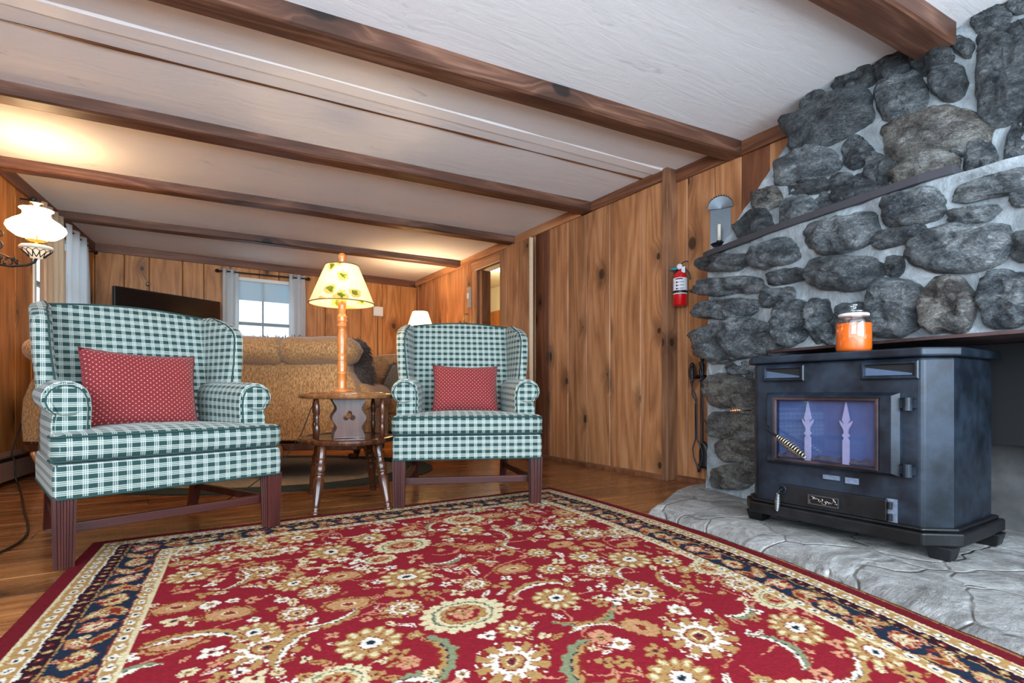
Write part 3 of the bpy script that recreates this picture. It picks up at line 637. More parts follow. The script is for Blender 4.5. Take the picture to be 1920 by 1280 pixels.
for nmx, y in (('left', 1.13), ('right', .99)):
    mb = MB(); x = X0-.018
    # a flat cast spearhead standing on a square shaft
    sp = [(0,.232),(.006,.20),(.013,.165),(.006,.15),(.022,.163),(.019,.15),(.009,.132),(.006,.118),(.013,.108),(.006,.098),(.011,.09),(.011,.0)]
    poly = [(a, b) for a, b in sp]+[(-a, b) for a, b in reversed(sp[1:])]
    R0 = [[(x+t, y+a, h0+b) for a, b in poly] for t in (-.006, .003)]
    mb.rings(R0); o = mb.build('andiron', plain('pinkish_iron', srgb(206,186,190), .6, .2)); tag(o, ('left spear-tipped andiron seen behind the stove glass', 'right spear-tipped andiron seen behind the stove glass')[nmx == 'right'], 'andiron', 'andirons in the stove')
def coil(mb, a, b, r0, r1, turns, wr=.0022):
    a, b = Vector(a), Vector(b); q = (b-a).to_track_quat('Z', 'Y'); L = (b-a).length; n = turns*14
    mb.tube([a+q@Vector(((r0+(r1-r0)*math.sin(math.pi*min(1, k/n*1.0)))*math.cos(k/14*6.283), (r0+(r1-r0)*math.sin(math.pi*k/n))*math.sin(k/14*6.283), L*k/n)) for k in range(n+1)], wr, 6)
ha, hb_ = Vector((2.055, 1.275, .452)), Vector((2.03, 1.105, .355))
mb = MB(); mb.tube([(2.09, 1.285, .46), ha, ha.lerp(hb_, .3), ha.lerp(hb_, .98)], .0055, 8); dh = dsub(mb, 'door_handle', iron_d)
mb = MB(); coil(mb, ha.lerp(hb_, .3), hb_, .007, .016, 12, .0027); mb.build('spring_grip', plain('aged_nickel', srgb(190,180,150), .3, 1.), dh, smooth=True)
for z in (.335, .56):
    mb = MB(); mb.lathe([(.014, 0), (.014, 1)], (2.098, .795, z-.022), 14, (2.098, .795, z+.022)); mb.box(2.10, 2.125, .775, .83, z-.014, z+.014); dsub(mb, 'hinge', iron_m)
# vents
for y0, y1 in ((1.150, 1.322), (.766, .944)):
    mb = MB(); z0, z1 = .645, .708; R = [fr_ring(y0-w_, y1+w_, z0-w_, z1+w_, x) for w_, x in ((.0, 2.12), (.0, 2.108), (-.004, 2.104), (-.010, 2.104), (-.013, 2.112), (-.013, 2.121))]
    mb.rings(R, False, False); vf = sb(mb, 'vent_frame', iron_m)
    mb = MB(); mb.box(2.113, 2.1185, y0+.013, y1-.013, z0+.013, z1-.013); mb.build('vent_opening', dark_void, vf)
    mb = MB(); mb.prism([(y1-.014, z0+.014), (y1-.014, z1-.02), (y0+.02, z0+.02), (y0+.02, z0+.014)], lambda a, b, t: (t, a, b), 2.1105, 2.113); mb.build('vent_baffle', plain('blued_steel', srgb(96,120,150), .35, .6), vf)
# ash drawer
mb = MB(); mb.box(2.104, 2.12, .86, 1.25, .148, .226); dr = sb(mb, 'ash_drawer', iron_d, bevel=.004)
mb = MB(); mb.box(2.098, 2.104, 1.015, 1.127, .166, .202); bd = mb.build('badge', plain('blackened_plate', srgb(40,38,38), .4, .6), dr, bevel=.002)
mb = MB(); R = [fr_ring(1.015-w_, 1.127+w_, .166-w_, .202+w_, x) for w_, x in ((.001, 2.099), (.001, 2.096), (-.003, 2.096), (-.004, 2.099))]; mb.rings(R, False, False); mb.build('badge_rim', pewter, bd)
mb = MB(); rr = random.Random(8)   # worn raised relief: leafy scrolls, too worn to read
for k in range(17):
    y = 1.024+k*.0059; z = .184+rr.uniform(-.009, .009); a = rr.uniform(0, 6.28); r = rr.uniform(.003, .006)
    mb.tube([(2.0965, y+r*math.cos(a+t*.9), z+r*math.sin(a+t*.9)) for t in range(5)], .0011, 5)
mb.build('badge_relief', plain('worn_silver', srgb(196,184,176), .35, .9), bd)
mb = MB(); mb.tube([(2.100+.0, 1.235+.016*math.cos(t*.6), .204+.016*math.sin(t*.6)) for t in range(11)], .003, 6); mb.tube([(2.10, 1.235, .204), (2.085, 1.238, .20), (2.083, 1.241, .185)], .004, 6); hk = mb.build('drawer_latch', iron_m, dr)
mb = MB(); coil(mb, (2.083, 1.241, .188), (2.083, 1.246, .118), .005, .009, 13, .0022); mb.build('spring_pull', steel, dr, smooth=True)
for z in (.166, .207):
    mb = MB(); mb.lathe([(.008, 0), (.008, 1)], (2.10, .848, z-.012), 12, (2.10, .848, z+.012)); mb.build('drawer_hinge', iron_d, dr)
mb = MB(); mb.box(2.117, 2.1205, .832, .866, .145, .228); sb(mb, 'weld_plate', plain('scraped_steel', srgb(150,166,190), .35, .7, nz=.5, scale=60, bump=.4))
mb = MB(); mb.box(2.114, 2.1195, 1.02, 1.08, .268, .284); mb.box(2.114, 2.1195, .955, 1.0, .262, .284); sb(mb, 'draft_slide', plain('flaked_grey_paint', srgb(120,134,156), .5, .4, nz=.5, scale=70))
mb = MB(); coil(mb, (2.10, 1.425, .52), (2.06, 1.445, .52), .004, .011, 5, .0025); mb.tube([(2.14, 1.40, .52), (2.06, 1.447, .52)], .003, 6); sb(mb, 'damper_knob', plain('copper_wire', srgb(190,150,120), .3, 1.), smooth=True)
# jar candle
jx, jy = 2.19, 1.005; jar = empty('jar_candle', (jx, jy, .751), 0, 'orange candle in a lidded glass jar on top of the black stove', 'candle')
wax = NT('orange_wax'); wax_m = wax.P(color=srgb(226,104,14), rough=.35, sss=.2, emit=srgb(240,96,18), es=.0)
mb = MB(); mb.lathe([(.0, .004), (.054, .004), (.058, .014), (.058, .108), (.0, .110)], n=32); mb.build('wax', wax_m, jar, smooth=True)
mb = MB(); mb.lathe([(.056, .0), (.0615, .006), (.0615, .112), (.058, .122), (.048, .130), (.048, .146), (.05, .147)], n=36); mb.build('glass_jar', glass('jar_glass', (1,1,1,1), .16), jar, smooth=True)
mb = MB(); mb.lathe([(.0, .146), (.05, .147), (.052, .153), (.046, .158), (.02, .16), (.012, .165), (.018, .172), (.022, .178), (.016, .186), (.0, .188)], n=32); mb.build('lid', glass('lid_glass', (.86,.92,.94,1), .12), jar, smooth=True)
mb = MB(); mb.lathe([(.049, .136), (.051, .138), (.051, .144), (.049, .146)], n=32); mb.build('lid_seal', plain('clear_seal', srgb(214,222,224), .4), jar, smooth=True)

# ---------------------------------------------------------------- things on the alcove wall
q = onx(1274, 530, 2.86); ex_ = empty('fire_extinguisher', (2.868, q.y, 1.175), math.radians(-62), 'red fire extinguisher hung on the pine wall beside the chimney', 'fire extinguisher')
red = plain('red_enamel', srgb(206,16,26), .22, nz=.05, coat=.5)
mb = MB(); mb.lathe([(.0, .0), (.040, .0), (.045, .006), (.045, .185), (.042, .205), (.03, .222), (.016, .232), (.014, .245), (.0, .245)], n=32); mb.build('cylinder', red, ex_, smooth=True)
mb = MB(); mb.lathe([(.0455, .075), (.0462, .0755), (.0462, .182), (.0455, .1825)], n=32); lab = mb.build('label', plain('label_paper', srgb(226,230,236), .5), ex_, smooth=True)
def strp(z0, z1, a0, a1, r=.0467):
    m = MB(); m.grid(lambda u, v: (r*math.cos(a0+(a1-a0)*u), r*math.sin(a0+(a1-a0)*u), z0+(z1-z0)*v), 6, 1); return m
ink = plain('black_ink', srgb(36,36,44), .6); inkr = plain('red_ink', srgb(200,70,80), .6); mb = MB()
aF = -math.pi/2  # the label faces local -y
def merge(dst, src): 
    o_ = len(dst.v); dst.v += src.v; dst.seed += src.seed
    for f_, u_, m_ in zip(src.f, src.uv, src.fm): dst.f.append(tuple(i+o_ for i in f_)); dst.uv.append(u_); dst.fm.append(m_)
mb = MB(); merge(mb, strp(.170, .177, aF-.5, aF+.55))
for j in range(4):
    for k in range(2): merge(mb, strp(.154-.021*j-.004*k, .156-.021*j-.004*k, aF+.1, aF+.75-.1*(k == 1)))
    merge(mb, strp(.146-.021*j, .157-.021*j, aF-.42, aF-.18))
    merge(mb, strp(.150-.021*j, .154-.021*j, aF-.12, aF-.0))
mb.build('label_print', ink, lab)
mb = MB()
for j in range(3): merge(mb, strp(.147-.021*j, .152-.021*j, aF-.16, aF-.02, .0469))
mb.build('label_pictograms', inkr, lab)
mb = MB(); mb.lathe([(.046, .082), (.0485, .083), (.0485, .098), (.046, .099)], n=32); mb.box(-.02, .02, .04, .058, .08, .1); mb.build('strap', black, ex_)
mb = MB(); mb.box(-.018, .018, .046, .06, .02, .235); mb.build('wall_bracket', black, ex_, bevel=.003)
mb = MB(); mb.box(-.014, .014, -.014, .014, .243, .265); vh = mb.build('valve', steel, ex_, bevel=.004)
mb = MB(); mb.lathe([(.0, 0), (.019, .1), (.019, .8), (.016, 1), (0, 1)], (0, -.012, .258), 20, (0, -.028, .258)); mb.build('gauge', plain('gauge_face', srgb(208,212,220), .3), vh, smooth=True)
mb = MB(); mb.tube([(-.012, 0, .252), (-.062, -.004, .25)], .0085, 12); mb.build('nozzle', plain('teal_nozzle', srgb(20,140,160), .4), ex_, smooth=True)
mb = MB(); mb.tube([(-.02, .004, .247), (-.035, .012, .225), (-.04, .018, .21)], .006, 8); mb.build('hose_clip', black, ex_)
def strap_tube(pts, w_, h_, name, mat, par):
    m = MB(); R = []
    for p_ in pts: p_ = Vector(p_); R.append([p_+Vector((0, -w_, 0)), p_+Vector((0, w_, 0)), p_+Vector((h_, w_, h_)), p_+Vector((h_, -w_, h_))])
    m.rings(R); return m.build(name, mat, par, bevel=.002)
strap_tube([(-.005, 0, .262), (.012, 0, .284), (.03, 0, .292), (.048, 0, .288)], .008, .005, 'carry_handle', black, ex_)
strap_tube([(.012, 0, .262), (.03, 0, .245), (.055, 0, .21), (.062, 0, .17)], .008, .006, 'lever', black, ex_)
mb = MB(); mb.box(.012, .036, -.024, -.022, .215, .256); mb.build('tag', plain('paper_tag', srgb(214,220,222), .6), ex_)

# tin candle sconce
q = onx(1350, 468, 2.89); tc = empty('candle_sconce', (2.915, q.y, 1.475), math.radians(-60), 'dark pewter wall candle sconce with fluted fan top above the mantel end', 'candle sconce'); tc.location.x -= .02; tc.location.z -= .01; tc.scale = (1.1, 1.1, 1.06)
mb = MB(); pl_ = [(-.055, 0), (.055, 0), (.055, .27)]+[(.062*math.cos(a), .275+.062*math.sin(a)) for a in [math.pi*k/16 for k in range(17)]]+[(-.055, .27)]
mb.prism(pl_, lambda a, b, t: (a, t, b), 0, .004); mb.build('back_plate', pewter, tc)
mb = MB()
for k in range(16):
    a0, a1 = math.pi*k/16, math.pi*(k+1)/16; c_ = (0, -.004, .262)
    mb.rings([[c_, (.068*math.cos(a0), -.012, .266+.068*math.sin(a0)), (.069*math.cos((a0+a1)/2), -.034, .268+.069*math.sin((a0+a1)/2)), (.068*math.cos(a1), -.012, .266+.068*math.sin(a1))]], True, False)
mb.build('fluted_fan', pewter, tc, solid=.002, recalc=False)
mb = MB(); mb.lathe([(.0, .0), (.035, .0), (.046, .012), (.044, .013), (.033, .003), (0, .003)], (0, -.06, .03), 24); mb.tube([(0, 0, .02), (0, -.03, .01), (0, -.06, .03)], .006, 8); mb.build('drip_pan', iron_d, tc)
mb = MB(); mb.lathe([(.016, 0), (.016, .025), (.013, .025)], (0, -.06, .034), 16); mb.build('candle_cup', iron_d, tc)
cn = MB(); cn.lathe([(.0105, 0), (.0105, .1), (.0, .104)], (0, 0, 0), 16); cn = cn.build('candle', plain('ivory_wax', srgb(236,232,214), .5), loc=(tc.matrix_basis @ Vector((0, -.06, .06))), smooth=True); tag(cn, 'short ivory candle standing in the pewter wall sconce', 'candle')
mb = MB(); mb.tube([(0, 0, .103), (.001, 0, .113)], .001, 5); mb.build('wick', black, cn)

# fire tools on a wall rack
rk = empty('tool_rack', (2.93, 2.17, .70), 0, 'black iron wall rail carrying the fireplace tools', 'tool rack')
mb = MB(); mb.box(-.012, 0, -.06, .14, -.012, .012); mb.build('rail', iron_d, rk, bevel=.003)
TY = {'tongs': 2.292, 'fireplace_brush': 2.245, 'fireplace_shovel': 2.212, 'poker': 2.14}
for y in TY.values():
    mb = MB(); mb.tube([(-.01, y-2.17, 0), (-.05, y-2.17, -.004), (-.068, y-2.17, .012)], .004, 6); mb.build('hook', iron_d, rk)
def knob(mb, x, y, z, s=1.):
    mb.lathe([(.006, 0), (.009, .01), (.006, .02), (.012, .045), (.012, .07), (.007, .088), (.006, .095), (.013, .105), (.014, .115), (.009, .126), (0, .128)], (x, y, z), 16)
TX = 2.868
def tool(name, y, z, label, x=TX):
    m = MB(); knob(m, x, y, z); m.tube([(x, y, z), (x, y, z-.02)], .005, 8)
    m.tube([(x, y-.016, z-.002), (x, y+.016, z-.002)], .003, 6)
    return m, z
m, z = tool('tongs', TY['tongs'], .665, ''); y = TY['tongs']
tg_ = m.build('tongs', iron_m, smooth=True); tag(tg_, 'black fireplace tongs with two crossing arms, leftmost of the hanging tools', 'tongs')
for s in (-1, 1):
    m = MB(); m.tube([(TX, y-.0, .655), (TX, y+(.0 if s < 0 else 0), .62), (TX, y-.012-s*.012, .585), (TX, y-.03-s*.006, .55), (TX, y-.03+s*.006, .52), (TX, y-.032+s*.005, .30), (TX, y-.04+s*.035, .235), (TX, y-.045+s*.034, .18), (TX, y-.05+s*.01, .12), (TX, y-.05+s*.003, .085)], .0042, 8); m.build('tong_arm', iron_m, tg_, smooth=True)
m, z = tool('brush', TY['fireplace_shovel'], .70, ''); y = TY['fireplace_shovel']
m.tube([(TX, y, .70), (TX, y-.003, .28)], .0042, 8); o = m.build('fireplace_shovel', iron_m, smooth=True); tag(o, 'black fireplace shovel with a scooped blade hanging behind the tongs', 'shovel')
m = MB(); m.grid(lambda u, v: Vector((TX+.018-.02*math.cos((u-.5)*2.6)*1., y-.003+(u-.5)*(.075*math.sin(min(1, v*2.2+.12)*math.pi/2)), .285-v*.17)), 10, 12); m.build('blade', iron_d, o, smooth=True, solid=.002)
m, z = tool('poker', TY['fireplace_brush'], .672, '', 2.895); y = TY['fireplace_brush']; m.tube([(2.895, y, .67), (2.893, y, .13), (2.893, y+.012, .12), (2.893, y+.022, .135)], .004, 8); m.tube([(2.893, y, .15), (2.893, y, .08)], [.005, .001], 8); o = m.build('poker', iron_m, smooth=True); tag(o, 'thin black fire poker hanging between the tongs and the shovel', 'poker')
m, z = tool('brush', TY['poker'], .675, ''); y = TY['poker']; m.tube([(TX, y, .675), (TX, y-.003, .24)], .0042, 8); o = m.build('fireplace_brush', iron_m, smooth=True); tag(o, 'black hearth brush hanging closest to the chimney stones', 'brush')
m = MB(); m.lathe([(.008, 0), (.018, .01), (.022, .06), (.03, .13), (0, .131)], (TX, y-.003, .25), 14, (TX, y-.003, .09)) if False else m.lathe([(.008, 0), (.018, .08), (.022, .5), (.028, 1)], (TX, y-.003, .25), 14, (TX, y-.003, .10)); m.build('bristles', plain('black_bristle', srgb(24,24,26), .9, bump=.6), o)
m = MB()

# ---------------------------------------------------------------- rug, knotted pattern painted per knot
def build_rug():
    W, L, ST_ = 2.235, 3.15, .0042
    nu, nv = int(W/ST_), int(L/ST_)
    U, V = np.meshgrid(np.linspace(0, W, nu+1), np.linspace(0, L, nv+1))
    rng = np.random.default_rng(3)
    def smooth_noise(cell, amp):
        a = rng.normal(size=(int(L/cell)+3, int(W/cell)+3)); i = V/cell; j = U/cell; i0 = i.astype(int); j0 = j.astype(int); fi = i-i0; fj = j-j0
        return amp*((a[i0, j0]*(1-fj)+a[i0, j0+1]*fj)*(1-fi)+(a[i0+1, j0]*(1-fj)+a[i0+1, j0+1]*fj)*fi)
    jit = lambda: rng.normal(size=U.shape)*.0011
    X = U+smooth_noise(.010, .0020)+smooth_noise(.03, .0028)+jit(); Y = V+smooth_noise(.010, .0020)+smooth_noise(.03, .0028)+jit()
    lin = lambda *c: np.array(srgb(*c)[:3])
    RED, RED2, GOLD, CREAM, WHITE, NAVY, SAGE, RUST, PINK, DARK = (lin(*c) for c in ((124,22,34), (98,16,26), (158,122,74), (196,180,142), (208,200,182), (24,36,52), (118,122,92), (122,38,26), (184,128,98), (40,14,26)))
    A = np.empty(U.shape+(3,)); A[:] = RED
    def win(cx, cy, r):
        j0, j1 = max(0, int((cx-r)/W*nu)), min(nu+1, int((cx+r)/W*nu)+2); i0, i1 = max(0, int((cy-r)/L*nv)), min(nv+1, int((cy+r)/L*nv)+2)
        return (slice(i0, max(i0, i1)), slice(j0, max(j0, j1)))
    clip = [None]
    def put(s, m, c):
        if clip[0] is not None: m = m & clip[0][s]
        A[s][m] = c
    def polar(cx, cy, r):
        s = win(cx, cy, r); dx, dy = X[s]-cx, Y[s]-cy; return s, np.hypot(dx, dy), np.arctan2(dy, dx)
    def flower(cx, cy, R, n, col, rim=RUST, mid=WHITE, dot=NAVY, ph=0., sq=1., tips=None):
        s = win(cx, cy, R*1.15); dx, dy = X[s]-cx, (Y[s]-cy)/sq; r, th = np.hypot(dx, dy), np.arctan2(dy, dx)+ph
        p = np.abs(np.cos(n*th/2)); rb = R*(.78+.22*p)
        put(s, r < rb*1.06, rim); put(s, r < rb, col)
        put(s, (r < rb) & (r > R*.38) & (p < .13), rim)
        if tips is not None: put(s, (r < rb*.9) & (r > R*.62) & (p > .75), tips)
        rm = R*.36*(.8+.2*np.abs(np.cos(4*th))); put(s, r < rm*1.15, rim); put(s, r < rm, mid); put(s, r < R*.13, dot)
    def star(cx, cy, R, n=10):
        s, r, th = polar(cx, cy, R*1.1); p = np.abs(np.cos(n*th/2))
        put(s, (r < R) & (r > R*.35) & (p > .72), GOLD); q = np.abs(np.sin(n*th/2)); put(s, (r < R*(.72+.3*np.abs(np.cos(n*th)))) & (r > R*.35) & (q > .82), WHITE); put(s, (np.hypot((r-R*.84)/R, (1-q)*.6) < .10), RUST)
        put(s, r < R*.56*(.88+.12*np.abs(np.cos(n*th))), WHITE); put(s, r < R*.40, RUST); put(s, r < R*.34, GOLD); put(s, r < R*.22, CREAM); put(s, r < R*.16, RUST); put(s, r < R*.08, NAVY)
    def medallion(cx, cy, R, sq=.8, ph=0.):
        s = win(cx, cy, R*1.2); dx, dy = X[s]-cx, (Y[s]-cy)/sq; r, th = np.hypot(dx, dy), np.arctan2(dy, dx)+ph
        p = np.abs(np.cos(9*th)); rb = R*(.86+.14*p); put(s, r < rb*1.03, RUST); put(s, r < rb, CREAM); put(s, (r < rb) & (r > R*.8) & (p < .15), RUST)
        put(s, (np.abs(r-R*.66) < R*.03), SAGE); put(s, (np.abs(r-R*.69) < R*.016) & (np.cos(30*th) > -.2), NAVY); put(s, r < R*.55*(.9+.1*np.abs(np.cos(5*th))), RUST); put(s, r < R*.52*(.9+.1*np.abs(np.cos(5*th))), GOLD)
        put(s, r < R*.42*(.86+.14*np.abs(np.cos(4*th))), RED)
        flower(cx, cy+R*.02, R*.24, 8, PINK, RUST, GOLD, NAVY)
        for a in (.6, 1.57, 2.54): flower(cx+R*.26*math.cos(a), cy-R*.2*math.sin(a), R*.1, 5, GOLD, RUST, CREAM, RUST)
    def palm(cx, cy, R, ang, c1=GOLD, c2=PINK):
        s = win(cx, cy, R*1.3); ca, sa = math.cos(ang), math.sin(ang); dx = (X[s]-cx)*ca+(Y[s]-cy)*sa; dy = -(X[s]-cx)*sa+(Y[s]-cy)*ca
        r = np.hypot(dx, dy*1.5); th = np.arctan2(dy*1.5, dx); p = np.abs(np.cos(6*th)); rb = R*(.85+.15*p)
        put(s, r < rb*1.06, RUST); put(s, r < rb, c1); put(s, (r < rb*.9) & (np.sin(r*260+th*6) > .35), c2); put(s, r < R*.3, CREAM); put(s, r < R*.15, RUST); put(s, (np.sin(r*130) > .85) & (r < rb*.95), RUST)
    def acanth(cx, cy, R, a0, a1, w0, c1=GOLD, c2=WHITE, vein=NAVY):
        s = win(cx, cy, R+w0*2); dx, dy = X[s]-cx, Y[s]-cy; r, th = np.hypot(dx, dy), np.arctan2(dy, dx)
        t = ((th-a0) % (2*math.pi))/(a1-a0); ok = t < 1; wv = w0*np.sin(np.clip(t, 0, 1)*math.pi)**.6*(.82+.18*np.sin(t*46)); e = r-R
        put(s, ok & (np.abs(e) < wv+.003), RUST); put(s, ok & (e < wv) & (e > 0), c1); put(s, ok & (e > -wv*.75) & (e <= 0), c2); put(s, ok & (np.abs(e+wv*.06) < wv*.13) & (np.sin(t*60) > -.3), vein)
    def sprig(cx, cy, R, c=CREAM, ph=0., n=4):
        s, r, th = polar(cx, cy, R*1.15); p = np.abs(np.cos(n*(th+ph)/2)); put(s, r < R*(.35+.68*p), RUST); put(s, r < R*(.28+.66*p), c); put(s, r < R*.24, RUST); put(s, r < R*.13, NAVY)
    def leaf(cx, cy, R, ang, c=GOLD):
        s = win(cx, cy, R*1.2); ca, sa = math.cos(ang), math.sin(ang); dx = (X[s]-cx)*ca+(Y[s]-cy)*sa; dy = -(X[s]-cx)*sa+(Y[s]-cy)*ca
        k = np.clip(1-(dx/R)**2, 0, 1)*R*.36; put(s, (np.abs(dy) < k+.002) & (np.abs(dx) < R), RUST); put(s, (np.abs(dy) < k) & (np.abs(dx) < R*.95), c); put(s, (np.abs(dy) < .0022) & (np.abs(dx) < R*.7), RUST)
    def vine(x0, y0, x1, y1, amp, n=1., c=PINK, wd=.0026):
        s = win((x0+x1)/2, (y0+y1)/2, math.hypot(x1-x0, y1-y0)/2+abs(amp)); Lg = math.hypot(x1-x0, y1-y0); ca, sa = (x1-x0)/Lg, (y1-y0)/Lg
        t = ((X[s]-x0)*ca+(Y[s]-y0)*sa)/Lg; e = -(X[s]-x0)*sa+(Y[s]-y0)*ca; put(s, (t > 0) & (t < 1) & (np.abs(e-amp*np.sin(t*math.pi*2*n)) < wd), c)
    BW = .29
    field = (U > BW) & (U < W-BW) & (V > BW); clip[0] = field
    fw = W-2*BW
    def wuv(px, py):
        p = onz(px, py, .012); d = RY-p.y; return (p.x-rxl(d))/(rxr(d)-rxl(d))*W, d
    # vines first
    rr = random.Random(6)
    for k in range(110):
        x, y, a = rr.uniform(BW, W-BW), rr.uniform(BW, L), rr.uniform(0, 6.28); l_ = rr.uniform(.15, .3); vine(x, y, x+l_*math.cos(a), y+l_*math.sin(a), rr.uniform(.012, .035), rr.choice((.5, 1.)), PINK)
    used = []
    def free(x, y, r): return all((x-a)**2+(y-b)**2 > (r+c)**2 for a, b, c in used)
    for px, py, R, ph in ((868,1150,.125,0), (755,1022,.115,1.5)):
        x, y = wuv(px, py); medallion(x, y, R, .82, ph); used.append((x, y, R))
    for px, py, R in ((1042,1120,.075), (695,1205,.08), (1275,1268,.08), (872,993,.085), (622,1034,.085), (1010,1035,.05), (560,1008,.08), (360,1078,.075), (1250,1050,.06), (1490,1175,.08), (478,1185,.06)):
        x, y = wuv(px, py); flower(x, y, R, 12, GOLD, RUST, WHITE, NAVY, tips=CREAM); used.append((x, y, R))
    for px, py, R in ((960,1240,.09), (1195,1110,.085), (1310,1190,.10), (490,1072,.075), (500,1215,.09), (1120,1068,.065), (980,988,.06)):
        x, y = wuv(px, py); star(x, y, R); used.append((x, y, R*.9))
    for px, py, R, a in ((900,1025,.075,.2), (960,1065,.075,.2), (655,1132,.075,.3), (330,1140,.07,.1), (925,965,.08,.1), (330,1205,.08,.1), (1050,1020,.06,0), (640,1080,.075,.2), (1175,1020,.05,0), (430,1150,.07,.3)):
        x, y = wuv(px, py); palm(x, y, R, a); used.append((x, y, R*.9))
    for px, py, R, a0, a1, w_, c1, c2 in ((1030,1120,.115,3.5,6.0,.022,GOLD,WHITE), (1070,1130,.125,.5,2.6,.022,SAGE,GOLD), (735,1245,.13,-.9,1.2,.028,SAGE,GOLD), (1180,1245,.14,2.6,4.7,.03,SAGE,GOLD), (640,1215,.14,2.9,4.6,.026,GOLD,WHITE),
            (640,990,.09,3.3,5.8,.02,SAGE,CREAM), (905,1005,.11,-.9,1.1,.018,GOLD,WHITE), (850,985,.11,2.6,4.6,.018,SAGE,CREAM), (400,1090,.1,-.8,1.3,.02,GOLD,WHITE), (330,1240,.13,4.,6.,.024,GOLD,WHITE), (1290,1080,.1,2.,4.3,.02,GOLD,WHITE), (1500,1215,.13,.5,2.5,.022,GOLD,WHITE), (600,1145,.1,.4,2.4,.02,GOLD,WHITE), (1130,1200,.09,4.,6.,.018,GOLD,WHITE)):
        x, y = wuv(px, py); acanth(x, y, R, a0, a1, w_, c1, c2); am = (a0+a1)/2; used.append((x+R*math.cos(am), y+R*math.sin(am), R*.45))
    for k in range(500):
        x, y = rr.uniform(BW, W-BW), rr.uniform(BW, L); R = rr.choice((.085, .07, .06, .05))
        if not free(x, y, R*.85): continue
        t = rr.random()
        if t < .3: flower(x, y, R, 12, GOLD, RUST, WHITE, NAVY, tips=CREAM)
        elif t < .5: star(x, y, R)
        elif t < .72: palm(x, y, R, rr.uniform(0, 3))
        elif t < .9: (lambda a_: acanth(x, y, R, a_, a_+rr.uniform(1.7, 2.6), .02, rr.choice((GOLD, SAGE)), WHITE))(rr.uniform(-3, 3)) if True else acanth(x, y, R, 0, 1, .02, rr.choice((GOLD, SAGE)), WHITE)
        else: medallion(x, y, R*1.2, .85)
        used.append((x, y, R*.9))
    for k in range(5200):
        x, y = rr.uniform(BW, W-BW), rr.uniform(BW, L); R = rr.choice((.034, .028, .021, .016))
        if not free(x, y, R*.62): continue
        t = rr.random(); c = [CREAM, PINK, GOLD, WHITE][rr.randrange(4)]
        if t < .45: sprig(x, y, R, c, rr.uniform(0, 3), rr.choice((4, 5, 3)))
        elif t < .6: flower(x, y, R, 6, c, RUST, CREAM if c is GOLD else GOLD, NAVY)
        else: leaf(x, y, R, rr.uniform(0, 3.1), c)
        used.append((x, y, R*.8))
    clip[0] = None
    # borders: distance from the outer edge
    e = np.minimum(np.minimum(U, W-U), V); ej = np.minimum(np.minimum(X, W-X), Y)
    along = np.where((V < U) & (V < W-U), U, V)
    b = e < BW
    def band(a0, a1, c): m = b & (ej >= a0) & (ej < a1); A[m] = c
    m = e < .056; A[m] = RED2; A[b & (e >= .05)] = CREAM
    band(.056, .098, GOLD); band(.098, .104, WHITE); band(.104, .14, DARK); band(.14, .144, GOLD); band(.144, .246, NAVY); band(.246, .250, RUST); band(.250, .254, CREAM); band(.254, .280, GOLD); band(.280, .292, CREAM)
    for a0, n in ((.077, 1), (.267, 1)):   # little eyed leaves in the gold bands
        f = (along/.05) % 1-.5; g = (ej-a0)/.05; k = b & (np.abs(ej-a0) < .02)
        A[k & ((f/.34)**2+(g/.2)**2 < 1)] = WHITE; A[k & ((f/.12)**2+(g/.09)**2 < 1)] = NAVY
    f = (along/.04) % 1-.5; g = (ej-.122)/.04; k = b & (np.abs(ej-.122) < .016)
    A[k & (np.abs(f)+np.abs(g) < .30) & (((along/.04).astype(int)) % 2 == 0)] = GOLD; A[k & (np.abs(f)+np.abs(g) < .28) & (((along/.04).astype(int)) % 2 == 1)] = RUST; A[k & (np.abs(f)+np.abs(g) < .1)] = CREAM
    main = b & (ej > .145) & (ej < .245); clip[0] = main
    def bp(side, a, o):  # along position and offset across the band -> rug point
        return (a, .195+o) if side == 0 else ((.195+o, a) if side == 1 else (W-.195-o, a))
    for side, L_ in ((0, W), (1, L), (2, L)):
        a = .20; k = 0
        while a < L_-(.15 if side == 0 else 0):
            t = k % 4
            ax = 0 if side == 0 else math.pi/2
            sgn = 1 if (k//4) % 2 == 0 else -1
            x, y = bp(side, a, 0)
            if t == 0: flower(x, y, .040, 8, PINK, RUST, WHITE, NAVY, tips=RUST); sprig(x, y, .03, CREAM, .4, 6)
            elif t in (1, 3):
                for s_, o_ in ((1, .02), (-1, -.02)):
                    x2, y2 = bp(side, a, o_); leaf(x2, y2, .050, ax+.55*s_*sgn, GOLD); leaf(x2, y2, .026, ax+.55*s_*sgn, RUST if s_ > 0 else CREAM)
                x2, y2 = bp(side, a+.02, .0); leaf(x2, y2, .022, ax-.5*sgn, CREAM)
            else: palm(x, y, .048, ax, GOLD, CREAM); 
            for q_ in range(3):
                x2, y2 = bp(side, a+rr.uniform(-.04, .04), rr.uniform(-.047, .047)); sprig(x2, y2, .013, [PINK, CREAM, RUST][q_ % 3], rr.uniform(0, 3), 4)
            a += .094; k += 1
    clip[0] = None
    A *= (1+rng.normal(size=U.shape)*.07)[..., None]
    A = np.clip(A, 0, 1)
    d = V; xl = -.255-.1*d; ee = np.minimum(d, 2.3); xr = 1.98+.024*ee-.087*ee*ee-.12*np.maximum(0, d-2.3)
    wx = xl+(xr-xl)*U/W; wy = RY-d+.004*np.sin(U*3); wz = .0115+.0008*np.sin(U*9+V*5)-.009*(e < .001)+.0006*rng.normal(size=U.shape)
    co = np.stack([wx, wy, wz], -1).reshape(-1, 3).astype(np.float32)
    n1 = nu+1; idx = (np.arange(nv)[:, None]*n1+np.arange(nu)[None, :]).reshape(-1)
